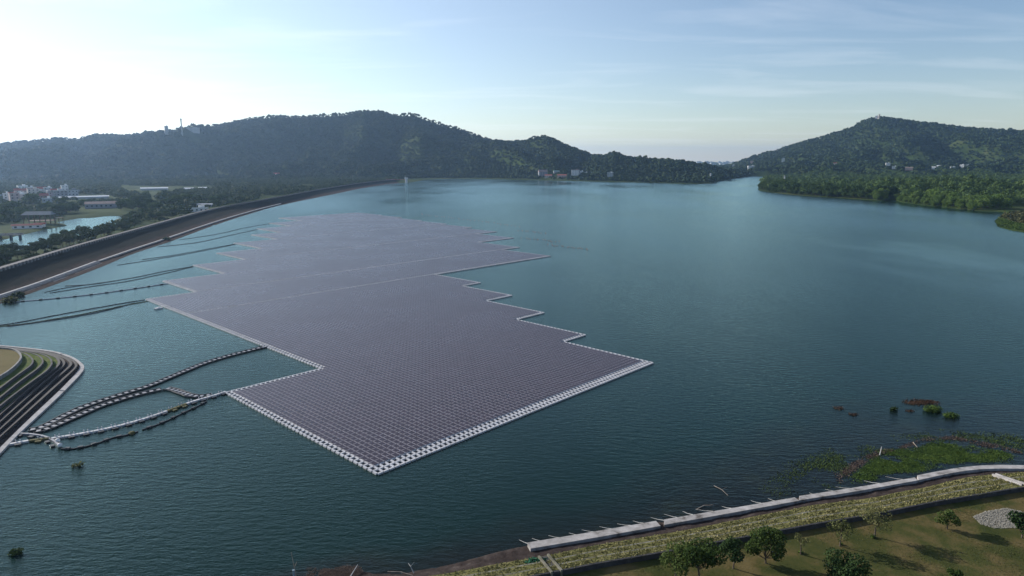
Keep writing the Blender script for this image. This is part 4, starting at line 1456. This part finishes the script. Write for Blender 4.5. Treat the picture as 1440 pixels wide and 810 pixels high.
ZL = .92
NEAR = [  # px, py of the foot, height m, crown radius m, base, leaves, leaf size, leaf mat, label, seed
    (950, 812, 5.2, 2.5, 1.5, 1700, .17, 'leaf_near', 'leafy young tree at the bottom, leftmost of the saplings', 1, 9),
    (983, 815, 7.0, 3.0, 1.8, 3000, .18, 'leaf_near', 'largest leafy young tree at the bottom edge of the lawn', 2, 13),
    (1031, 800, 4.9, 2.1, 1.2, 1200, .17, 'leaf_dark', 'dark leafy sapling leaning between the two largest trees', 3, 7),
    (1077, 793, 6.6, 2.6, .9, 2600, .18, 'leaf_near', 'tall leafy tree before the drain wall with leaves to its foot', 4, 12),
    (1126, 780, 3.4, 1.2, 1.7, 150, .14, 'leaf_dry', 'nearly bare little sapling right of the tall leafy tree', 5, 5),
    (1181, 768, 4.3, 1.9, 1.9, 520, .15, 'leaf_dry', 'sparse sapling with a thin round crown on the lawn', 6, 8),
    (1230, 755, 4.7, 2.6, 2.0, 700, .15, 'leaf_dry', 'sparse wide sapling with a forked trunk by the drain wall', 7, 9),
    (1332, 744, 3.3, 1.7, .7, 800, .17, 'leaf_near', 'low leafy sapling with a long shadow left of the gravel', 8, 7),
    (1186, 822, 5.2, 2.9, .6, 2900, .17, 'leaf_dark', 'dense dark round bush at the bottom edge of the lawn', 9, 14),
    (1437, 757, 4.4, 2.2, .6, 1700, .17, 'leaf_dark', 'dense dark bush cut by the right edge beside the gravel', 10, 10),
    (1341, 822, 2.4, 1.2, .7, 420, .16, 'leaf_near', 'small leafy sapling peeping in at the bottom edge', 11, 6)]
for px_, py_, h_, r_, b_, nl_, ls_, lf, lab, sd, nb_ in NEAR:
    pr = make_tree('sapling%d' % sd, h_, r_, b_, nb_, nl_, ls_, M[lf], M['bark'], 100 + sd, .85, .07 + h_ * .008)
    put_tree('sapling' if 'bush' not in lab else 'bush', pr, P(px_, py_, ZL), random.uniform(0, 6), 1.0, lab, None, 'sapling' if 'bush' not in lab else 'bush')

# bright sprouts at the foot of some saplings
# trees behind the dam
dam_k = [make_tree('dam_tree%d' % k, 8.6, 4.2, 4.4, 9, 900, .42, M['leaf_dam'], M['bark'], 300 + k, .8, .16, k < 2) for k in range(4)]
dam_k.append(make_tree('dam_shrub', 3.6, 2.6, .5, 8, 500, .34, M['leaf_dam'], M['bark'], 310, .9, .1))
n_ = 0
def back_of_dam(px_, d_):
    """point d_ metres behind the crest line at about the photo column px_"""
    k_ = np.argmin(np.abs(720 + F * crest[:, 0] / (crest[:, 1] * CT + 53 * ST) - px_))
    return crest[k_][0] + nrm[k_][0] * d_, crest[k_][1] + nrm[k_][1] * d_, k_
DAMROW = []
for px_ in np.r_[np.arange(-10, 120, 5.0), np.arange(121, 330, 5.2)]:
    for dlo, dhi, big in ((10, 16, False), (19, 27, True), (29, 40, True)):
        if px_ > 210 and big and random.random() < .45:
            continue
        if random.random() < (.12 if big else .3):
            continue
        x_, y_, k_ = back_of_dam(px_ + random.uniform(-2, 2), random.uniform(dlo, dhi))
        if inpoly(np.array([x_]), np.array([y_]), POND)[0]:
            continue
        if any((x_ - c_[0]) ** 2 + (y_ - c_[1]) ** 2 < (c_[2] * .7) ** 2 for c_ in CLEAR):
            continue
        z_ = max(float(terrain(np.array([x_]), np.array([y_]))[0]), 5.6 - (dhi - 10) * .35)
        if big:
            s_ = random.uniform(.75, 1.15)
            put_tree('tree', dam_k[random.randrange(4)], (x_, y_, z_ - .2), random.uniform(0, 6.3), s_, 'dark flat topped tree in the row behind the dam road', 'trees along the back of the dam')
        else:
            put_tree('shrub', dam_k[4], (x_, y_, z_ - .4), random.uniform(0, 6.3), random.uniform(.6, 1.1), 'low dark shrub on the back slope beside the dam road', 'shrubs along the dam road', 'shrub')
        n_ += 1
print('dam plants', n_)

# trees round the pond and the village
wood_k = [make_tree('wood_tree%d' % k, 13.5, 6.4, 2.0, 13, 1500, .62, M['leaf_wood'], M['bark'], 400 + k, .8, .22) for k in range(5)]
bam_k = [make_tree('bamboo_clump%d' % k, 13, 5.2, .6, 14, 1400, .50, M['leaf_bamboo'], M['bark'], 420 + k, 1.1, .12) for k in range(2)]
vil = [(47, 290, 1.25, 'big dark round tree standing before the village houses')]
for px_, py_, s_, lab in vil:
    c = hit(px_, py_)
    put_tree('tree', wood_k[0], (c.x, c.y, c.z - .3), 1.0, s_, lab)
for px_, py_, s_ in [(20, 297, .9), (8, 300, .85), (30, 305, .8), (37, 308, .75), (14, 308, .8), (3, 309, .9), (75, 300, .8), (83, 301, .8), (92, 300, .9), (100, 299, .85), (106, 299, .7), (68, 296, .85), (60, 297, .8), (86, 290, .8), (116, 291, .75), (170, 296, .85), (178, 293, .9), (186, 296, .8), (195, 293, 1.0), (203, 297, .9), (210, 292, .95), (217, 298, .9), (207, 284, 1.2), (199, 287, 1.0), (190, 287, .9), (240, 290, .9), (248, 288, 1.0), (256, 290, .9), (232, 291, .85), (262, 286, 1.0), (272, 284, .9), (224, 299, .8), (300, 287, .8), (308, 285, .8), (315, 283, .9)]:
    c = hit(px_, py_)
    if any((c.x - q_[0]) ** 2 + (c.y - q_[1]) ** 2 < (q_[2] * .6) ** 2 for q_ in CLEAR[-60:] if q_[2] < 20):
        pass
    put_tree('tree', wood_k[random.randrange(5)], (c.x, c.y, c.z - .3), random.uniform(0, 6.3), s_ * random.uniform(.9, 1.1), 'round leafy tree on the plain around the pond', 'trees around the pond')
    CLEAR.append((c.x, c.y, 4))

# front of the wood on the right bank: one object per tree
right_shore = [(x_, y_) for x_, y_ in FAR if 1066 <= x_ and y_ > 260 and x_ < 1412 and y_ < 300]
shp = smooth_line(PL(right_shore), 400)
sd_ = np.gradient(shp[:, :2], axis=0)
sd_ /= np.linalg.norm(sd_, axis=1)[:, None]
sn_ = np.stack([-sd_[:, 1], sd_[:, 0]], 1)
if (sn_[200] @ np.array([0, 1.0])) < 0:
    sn_ = -sn_
RT = []
for row, (d_, step, sc_) in enumerate([(4, 11, .7), (14, 13.5, 1.05), (28, 15, 1.25), (43, 15.5, 1.3)]):
    L_ = np.linalg.norm(np.diff(shp[:, :2], axis=0), axis=1).sum()
    for t_ in np.arange(random.uniform(0, 5), L_, step):
        i_ = int(t_ / L_ * 399)
        j_ = random.uniform(-3, 3)
        x_ = shp[i_, 0] + sn_[i_, 0] * (d_ + random.uniform(-3, 3)) + sd_[i_, 0] * j_
        y_ = shp[i_, 1] + sn_[i_, 1] * (d_ + random.uniform(-3, 3)) + sd_[i_, 1] * j_
        z_ = float(terrain(np.array([x_]), np.array([y_]))[0])
        if z_ < .1:
            continue
        RT.append((x_, y_, z_, sc_ * random.uniform(.7, 1.25)))
print('wood trees', len(RT))
bc = P(1290, 287)
cap_ = 190
random.shuffle(RT)
extra_wood = RT[cap_:]
for x_, y_, z_, s_ in RT[:cap_]:
    bam = (abs(x_ - P(1277, 284).x - 6) < 34 and y_ < P(1277, 284).y + 60)
    if bam:
        put_tree('bamboo_clump', bam_k[random.randrange(2)], (x_, y_, z_ - .3), random.uniform(0, 6.3), s_, 'light green bamboo clump at the water edge of the wood', 'bamboo clumps on the right bank', 'bamboo')
    else:
        put_tree('tree', wood_k[random.randrange(5)], (x_, y_, z_ - .4), random.uniform(0, 6.3), s_, 'dense green tree along the front of the right bank wood', 'trees along the front of the right bank wood')
# forest: trees nobody could count
FIELDS = [PL([(165, 262), (240, 262.5), (300, 262), (300, 268), (250, 271), (225, 275), (215, 282), (235, 287), (222, 289), (205, 284), (200, 276), (170, 270)])[:, :2],
          PL([(90, 275), (150, 274.5), (170, 281), (90, 283)])[:, :2],
          PL([(120, 294), (200, 294), (205, 304), (110, 308), (95, 311), (70, 316), (60, 322), (0, 334), (-30, 335), (-30, 326), (15, 317), (30, 312), (75, 309)])[:, :2]]


def forest(name, label, pts, tree_h, nq, qs, mat, seed):
    """pts (n,3); every tree a loose clump of leaf sprays"""
    g_ = np.random.default_rng(seed)
    n = len(pts)
    hh = tree_h * g_.uniform(.55, 1.3, n) * np.where(g_.random(n) < .10, 1.35, 1)
    rd = hh * g_.uniform(.44, .64, n)
    d_ = g_.normal(size=(n, nq, 3))
    d_ /= np.linalg.norm(d_, axis=2)[..., None]
    d_[..., 2] = np.abs(d_[..., 2]) * 1.0 - .25
    rad = g_.uniform(.62, 1.08, (n, nq))
    pos = np.empty((n, nq, 3))
    pos[..., 0] = pts[:, None, 0] + d_[..., 0] * rd[:, None] * rad
    pos[..., 1] = pts[:, None, 1] + d_[..., 1] * rd[:, None] * rad
    pos[..., 2] = pts[:, None, 2] + hh[:, None] * (.52 + d_[..., 2] * .48 * rad)
    nr_ = d_ + g_.normal(size=d_.shape) * .25 + np.array([0, 0, .1])
    nr_ /= np.linalg.norm(nr_, axis=2)[..., None]
    t = g_.normal(size=d_.shape)
    t -= (t * nr_).sum(2)[..., None] * nr_
    t /= np.linalg.norm(t, axis=2)[..., None]
    b_ = np.cross(nr_, t)
    s = (qs * g_.uniform(.6, 1.3, (n, nq)) * (hh[:, None] / tree_h))[..., None]
    v = np.stack([pos - t * s, pos - b_ * s * .8, pos + t * s, pos + b_ * s * .8], 2).reshape(-1, 3)
    o = obj(name, mesh_np(name, v, np.arange(len(v)).reshape(-1, 4), [mat]))
    return tag(o, label, 'forest', None, 'stuff')


def jgrid(x0, x1, y0, y1, sp, seed):
    g_ = np.random.default_rng(seed)
    a_, b_ = np.meshgrid(np.arange(x0, x1, sp), np.arange(y0, y1, sp))
    x_ = a_.ravel() + g_.uniform(-.48, .48, a_.size) * sp
    y_ = b_.ravel() + g_.uniform(-.48, .48, a_.size) * sp
    return x_, y_


def cleared(x_, y_, z_):
    k_ = np.ones(len(x_), bool)
    for cx_, cy_, cr_ in CLEAR:
        k_ &= (x_ - cx_) ** 2 + (y_ - cy_) ** 2 > cr_ ** 2
    for f_ in FIELDS:
        k_ &= ~inpoly(x_, y_, f_)
    return k_


def colpx(x_, y_):
    return 720 + F * x_ / (y_ * CT)


def scatter(x0, x1, y0, y1, sp, seed, cond):
    x_, y_ = jgrid(x0, x1, y0, y1, sp, seed)
    px_ = colpx(x_, y_)
    k_ = (px_ > -130) & (px_ < 1570)
    x_, y_, px_ = x_[k_], y_[k_], px_[k_]
    k_ = cond(x_, y_, px_)
    x_, y_ = x_[k_], y_[k_]
    z_ = terrain(x_, y_)
    k_ = (z_ > .25) & cleared(x_, y_, z_)
    return np.stack([x_[k_], y_[k_], z_[k_] - 1.6], 1)


ridA = lambda p_: np.interp(p_, *zip(*RID_A))
basA = lambda p_: np.interp(p_, *zip(*BAS_A))
ridB = lambda p_: np.interp(p_, *zip(*RID_B))
pA = scatter(-2900, 900, 1500, 3150, 11.2, 11, lambda x_, y_, p_: (p_ < 1052) & (y_ > basA(p_) - 40) & (y_ < ridA(p_) + 60))
print('forest A', len(pA))
forest('forest', 'dense dark forest covering the long left hill', pA, 10.5, 26, 2.5, M['leaf_forest'], 1)
pB = scatter(500, 3600, 1750, 4000, 12.5, 12, lambda x_, y_, p_: (p_ > 985) & (y_ > 2080) & (y_ < ridB(p_) + 60) & ~((p_ < 1052) & (y_ < ridA(p_) + 60)))
print('forest B', len(pB))
forest('forest', 'hazy forest covering the hill on the right', pB, 11.0, 22, 3.0, M['leaf_forest'], 2)
def plain(x_, y_, p_):
    dn_ = fbm(x_, y_, 90, 3, 77)
    dc = distpoly(x_, y_, back, False)
    return (p_ < 565) & (y_ < basA(p_) - 35) & (y_ > 520) & (dn_ > .33) & (dc > 36)
pC = scatter(-2000, -150, 520, 2100, 9.0, 13, plain)
pC = pC[(colpx(pC[:, 0], pC[:, 1]) < 560)]
print('plain', len(pC))
forest('forest', 'scattered trees and groves on the plain behind the dam', pC, 7.5, 42, 1.25, M['leaf_dam'], 3)
def wood(x_, y_, p_):
    return (p_ > 1060) & (y_ < 2090) & (y_ > 780)
pD = scatter(350, 2000, 780, 2100, 12.5, 14, wood)
dS = distpoly(pD[:, 0], pD[:, 1], shp, False)
pD = pD[(dS > 48) & ~((colpx(pD[:, 0], pD[:, 1]) > 1385) & (pD[:, 1] < 850))]
if extra_wood:
    pD = np.vstack([pD, np.array([e_[:3] for e_ in extra_wood])])
print('wood', len(pD))
forest('forest', 'deep green wood filling the low right bank', pD, 13.5, 130, 1.0, M['leaf_wood'], 4)
def carpet(name, label, cat, polys, n, size, mat, z0, seed, tall=1.0, dens=None):
    """a thick carpet of small leaves scattered inside polygons"""
    g_ = np.random.default_rng(seed)
    out = []
    for poly in polys:
        lo, hi = poly.min(0), poly.max(0)
        x_ = g_.uniform(lo[0], hi[0], n)
        y_ = g_.uniform(lo[1], hi[1], n)
        k_ = inpoly(x_, y_, poly)
        if dens:
            k_ &= g_.random(n) < dens(x_, y_, poly)
        out.append(np.stack([x_[k_], y_[k_]], 1))
    p_ = np.vstack(out)
    n_ = len(p_)
    zb = z0(p_[:, 0], p_[:, 1]) if callable(z0) else np.full(n_, z0)
    s = size * g_.uniform(.5, 1.4, n_)
    a_ = g_.uniform(0, 6.283, n_)
    tilt = g_.uniform(.1, 1.0, n_) * tall
    dx_, dy_ = np.cos(a_), np.sin(a_)
    ph = np.stack([-dy_, dx_, np.zeros(n_)], 1) * (s * .5)[:, None]
    upv = np.stack([dx_ * s * .7, dy_ * s * .7, s * tilt], 1)
    b0 = np.stack([p_[:, 0], p_[:, 1], zb], 1)
    v = np.stack([b0 - ph * .6, b0 + ph * .6, b0 + ph * .8 + upv, b0 - ph * .8 + upv], 1).reshape(-1, 3)
    o = obj(name, mesh_np(name, v, np.arange(len(v)).reshape(-1, 4), [mat]))
    return tag(o, label, cat, None, 'stuff')


W2 = lambda pts: PL(pts)[:, :2]
def dnoise(sc_, thr, seed, soft=.12, edge=3.0, k=1.0):
    def f_(x_, y_, poly):
        n_ = fbm(x_, y_, sc_, 4, seed)
        e_ = np.clip(distpoly(x_, y_, poly) / edge, 0, 1)
        return np.clip((n_ - thr) / soft + .5, 0, 1) * e_ * k
    return f_
# drowned plants off the near shore
dense = W2([(1195, 668), (1222, 645), (1240, 632), (1290, 628), (1320, 616), (1365, 622), (1405, 632), (1432, 640), (1425, 651), (1370, 652), (1325, 659), (1285, 668), (1230, 678), (1195, 685)])
carpet('water_plants', 'bright green water plants crowding the curved concrete slab', 'water plants', [dense], 300000, .16, M['leaf_water'], .02, 31, .5, dnoise(4, .47, 5, .3, 3))
sparse = W2([(1060, 690), (1100, 650), (1170, 625), (1240, 612), (1320, 602), (1440, 610), (1520, 615), (1520, 645), (1440, 640), (1380, 625), (1300, 622), (1230, 650), (1180, 688), (1100, 704)])
carpet('water_plants', 'thin dull weeds half drowned off the near shore', 'water plants', [sparse], 260000, .20, M['leaf_water_dull'], .01, 32, .5, dnoise(5, .58, 6, .3, 5, .5))
rim = W2([(1170, 665), (1205, 645), (1235, 632), (1262, 627), (1300, 614), (1340, 612), (1400, 624), (1440, 634), (1440, 640), (1395, 632), (1340, 619), (1300, 622), (1270, 634), (1240, 640), (1215, 655), (1180, 682)])
carpet('plant_debris', 'dark brown dead plant debris edging the green water plants', 'debris', [rim], 70000, .22, M['leaf_debris'], .03, 33, .4, dnoise(3, .47, 7, .3, 1.2))
zgr = lambda x_, y_: np.maximum(terrain(x_, y_), .02) - .05
carpet('scrub', 'brownish scrub on the grassy spit at the right edge', 'scrub', [W2([(1404, 306), (1412, 300.5), (1440, 298.5), (1500, 299), (1500, 318), (1440, 316.5), (1425, 314)])], 26000, 1.5, M['leaf_scrub'], zgr, 61, 1.3, dnoise(14, .42, 21, .2, 5))
carpet('grass', 'bright green grass along the shore of the right spit', 'grass', [W2([(1399, 311), (1404, 307), (1425, 314), (1440, 317), (1500, 319), (1500, 330), (1440, 326), (1416, 322), (1403, 318.5)])], 30000, .8, M['leaf_water'], zgr, 62, .7)
def tuft(pos, rx, ry, hgt, n, size, mat, label, name='water_shrub', cat='water plant'):
    v, f = leaf_cloud([((0, 0, hgt * .35), (rx, ry, hgt * .6)), ((rx * .4, ry * .2, hgt * .3), (rx * .6, ry * .6, hgt * .5)), ((-rx * .5, -ry * .1, hgt * .25), (rx * .5, ry * .6, hgt * .45))], n, size, int(abs(pos[0]) * 10) + n, .2, .4)
    tag(obj(name, mesh_np(name, v, f, [mat]), None, pos), label, cat)
tuft(P(1312, 578), 2.2, 1.8, 1.5, 1500, .15, M['leaf_water'], 'larger bright green shrub standing in the shallow water')
tuft(P(1337, 586), 1.9, 1.5, 1.1, 900, .15, M['leaf_water'], 'smaller yellow green shrub right of the larger water shrub')
tuft(P(1257, 577), 1.0, .8, 1.0, 130, .24, M['leaf_water_dull'], 'faint green tuft left of the brown water plants')
tuft(P(1296, 566), 4.8, 2.6, .25, 1500, .14, M['leaf_brown'], 'wide flat patch of rust brown plants in the water')
tuft(P(1180, 574), 1.5, 1.5, .35, 150, .12, M['leaf_brown'], 'brown drowned twig clump farthest left off the near shore')
tuft(P(1201, 583), 1.4, 1.2, .35, 150, .12, M['leaf_brown'], 'brown drowned twig clump right of the leftmost one')
tuft(P(1279, 578), 1.2, 1.0, .3, 110, .12, M['leaf_brown'], 'small brown clump below the rust brown patch')
tuft(P(23, 779), 1.1, .9, 1.0, 160, .22, M['leaf_water_dull'], 'lone green tuft in the water at the lower left')
tuft(P(109, 656), 1.3, 1.0, .9, 70, .24, M['leaf_dry'], 'thin yellowish reeds in the water below the walkways')
tuft(P(14, 425), 3.0, 3.0, 2.6, 420, .5, M['leaf_dry'], 'yellow green bush at the water end of the float cable', 'shore_bush', 'bush')
tuft(P(25, 417), 2.6, 2.6, 2.4, 320, .5, M['leaf_dam'], 'dark green bush just beyond the yellow green shore bush', 'shore_bush', 'bush')
tuft(P(234, 338), 3.0, 3.0, 3.0, 260, .6, M['leaf_dam'], 'dark bush growing over the narrow dam toe kerb', 'shore_bush', 'bush')
tuft(P(757, 790, .8), 2.2, 1.0, .4, 260, .22, leaf_mat('teal_leaf', (.01, .06, .035), (.02, .11, .06), (.05, .16, .09), .1), 'bluish green creeper left of the concrete drain chute', 'creeper', 'plant')
# sprouts at sapling feet
for px_, py_, lab in ((1183, 766, 'bright sprout at the foot of the thin round sapling'), (1227, 756, 'bright sprout at the foot of the forked sapling'), (1126, 778, 'bright sprout at the foot of the nearly bare sapling')):
    tuft(P(px_, py_, ZL), .4, .4, .6, 60, .12, M['leaf_water'], lab, 'sprout', 'sprout')
# grass on terraces and lawn
bank_poly = np.vstack([Gl[:, :2], Dl[::-1, :2]])
def zbank(x_, y_):
    dg = distpoly(x_, y_, Gl, False)
    dd_ = distpoly(x_, y_, Dl, False)
    k_ = dg / (dg + dd_ + 1e-6)
    return np.interp(k_, [0, .30, .325, .62, .645, .955, 1], [.75, .92, 1.12, 1.24, 1.46, 1.58, 1.6])
def grass_k(x_, y_, p_):
    dg, dd_ = distpoly(x_, y_, Gl, False), distpoly(x_, y_, Dl, False)
    k_ = dg / (dg + dd_ + 1e-6) + (fbm(x_, y_, 1.2, 2, 6) - .5) * .05
    band = ((k_ > .285) & (k_ < .365)) | ((k_ > .605) & (k_ < .685)) | (k_ < .03)
    return np.where(band, .22, .85) * np.clip(fbm(x_, y_, 3, 3, 4) * 2 - .3, .1, 1)
carpet('grass', 'dry yellow green grass on the bank terraces', 'grass', [bank_poly], 500000, .20, M['grass_blade'], zbank, 41, 1.0, grass_k)
lawn_poly = np.vstack([off(Dl, bnr, 1.0, 0)[:, :2], PL([(1500, 830), (700, 830)], .9)[:, :2]])
carpet('grass', 'short patchy grass on the sapling lawn', 'grass', [lawn_poly], 160000, .12, M['grass_lawn_blade'], .94, 42, .6, dnoise(4, .5, 12, .3, 1, .7))
# gravel heap
gp = PL([(1368, 727), (1385, 720), (1415, 715), (1445, 722), (1450, 735), (1430, 743), (1400, 744), (1380, 738)], ZL)[:, :2]
m = MB()
for _ in range(6500):
    x_, y_ = random.uniform(gp[:, 0].min(), gp[:, 0].max()), random.uniform(gp[:, 1].min(), gp[:, 1].max())
    if inpoly(np.array([x_]), np.array([y_]), gp)[0]:
        s_ = random.uniform(.07, .2)
        m.box((x_, y_, ZL + .05 + random.uniform(-.03, .08)), (s_, s_ * .7, s_ * .6), random.uniform(0, 3), bottom=False)
tag(m.build('gravel', M['rock']), 'pale gravel spread on the lawn near the right edge', 'gravel', kind='stuff')


def stick(pts, r, mat, label, name='driftwood', cat='driftwood', group=None, fork=None):
    c0 = pts[0]
    m = MB()
    q_ = [(p[0] - c0[0], p[1] - c0[1], p[2] - c0[2]) for p in pts]
    m.tube(q_, [r * (1 - .6 * i / (len(q_) - 1)) for i in range(len(q_))], 6)
    if fork:
        for a_, b_, c_ in fork:
            m.tube([q_[1], (q_[1][0] + a_, q_[1][1] + b_, q_[1][2] + c_)], [r * .5, r * .2], 5)
    return tag(m.build(name, mat, None, c0), label, cat, group)


a, b = P(1237, 640, .1), P(1240, 628, .8)
stick([a, a.lerp(b, .5), b], .10, M['pale_wood'], 'short pale log at the left rim of the green water plants')
a, b = P(1284, 622, .1), P(1290, 629, .3)
stick([a, a.lerp(b, .5), b], .08, M['wood'], 'pale stick lying in the brown debris above the plants')
a, b = P(1004, 683, .05), P(1024, 697, .1)
stick([a, a.lerp(b, .5) + Vector((.2, .2, .1)), b], .055, M['wood'], 'forked brown branch floating off the second concrete slab', fork=[(1.2, .6, .2), (.2, -1.4, .1)])
a, b = P(1012, 690, .05), P(1024, 690, .1)
p0 = P(413, 812, .2); 
m = MB(); m.tube([(0, 0, -1), (0, 0, 2.2)], .16, 8); m.tube([(0, 0, 2.2), (0, 0, 2.3)], .2, 8)
tag(m.build('mooring_post', M['post'], None, P(414, 822, .1)), 'short blue grey post at the bottom left shore', 'post')
a = P(418, 822, .2)
stick([a, a + Vector((-.4, .4, 2.4)), a + Vector((-.8, .7, 4.6))], .10, M['wood'], 'thin bare branch standing beside the blue grey post', 'bare_branch', 'branch', fork=[(.4, .1, .9)])
a, b = P(492, 812, .4), P(503, 794, .8)
stick([a, a.lerp(b, .5), b], .10, M['pale_wood'], 'pale stick leaning on the bottom left debris heap')
a, b = P(545, 804, .3), P(590, 812, .3)
stick([a, a.lerp(b, .4) + Vector((0, .5, 0)), b], .08, M['wood'], 'curved brown branch on the mud at the bottom')
a = P(582, 806, .3)
stick([a, a + Vector((-.5, .3, .9)), a + Vector((-.9, .9, 1.0))], .07, M['pale_wood'], 'small forked pale branch on the mud at the bottom', fork=[(.5, .5, .4)])
a, b = P(980, 716, .1), P(1003, 710, .2)
stick([a, a.lerp(b, .5) + Vector((0, .6, 0)), b], .08, M['wood'], 'arched brown branch before the second concrete slab', fork=[(1, -.3, .1)])
# debris heap at the bottom
heap = W2([(425, 822), (432, 800), (470, 801), (490, 795), (506, 797), (512, 806), (515, 830)])
carpet('plant_debris', 'brown heap of dead plants on the shore at the bottom', 'debris', [heap], 26000, .15, M['leaf_debris'], lambda x_, y_: .08 + .3 * fbm(x_, y_, 2, 2, 3), 51, .3, dnoise(1.6, .42, 8, .3, .8))
# pale ropes trailing from the slabs into the water
ROPES = [(730, 759, 745, 763), (748, 757, 766, 759.5), (771, 753, 792, 754.5), (800, 749.5, 818, 750.5), (818, 745, 843, 746.5), (843, 740.5, 866, 742), (868, 736.5, 890, 737), (890, 732.5, 908, 734), (915, 727.5, 936, 730), (934, 723, 958, 726.5), (960, 719, 975, 722), (978, 716, 1003, 717), (1015, 712, 1030, 713), (1056, 704, 1073, 706), (1080, 701, 1095, 703.5), (1138, 693, 1152, 695), (1160, 688, 1180, 689), (1175, 684.5, 1200, 685), (1215, 676, 1238, 678), (1245, 670, 1276, 673)]
for k_, (x0, y0, x1, y1) in enumerate(ROPES):
    a, b = P(x0, y0, .08), P(x1, y1 + 2, .75)
    stick([b, b.lerp(a, .5) + Vector((0, 0, -.1)), a], .055, M['pale_wood'], 'thin pale rope trailing from the concrete slabs into the dark water', 'shore_rope', 'rope', 'pale ropes trailing from the concrete slabs')

# ------------------------------------------------------------------ render settings
sc.view_settings.view_transform = 'Standard'
sc.view_settings.look = 'None'
sc.view_settings.gamma = 1
sc.view_settings.exposure = .42
sc.cycles.use_denoising = True
sc.cycles.denoiser = 'OPENIMAGEDENOISE'
sc.cycles.max_bounces = 6
sc.cycles.diffuse_bounces = 2
sc.cycles.glossy_bounces = 3
sc.cycles.transmission_bounces = 2
sc.cycles.volume_bounces = 1
sc.cycles.transparent_max_bounces = 4
sc.cycles.caustics_reflective = False
sc.cycles.caustics_refractive = False
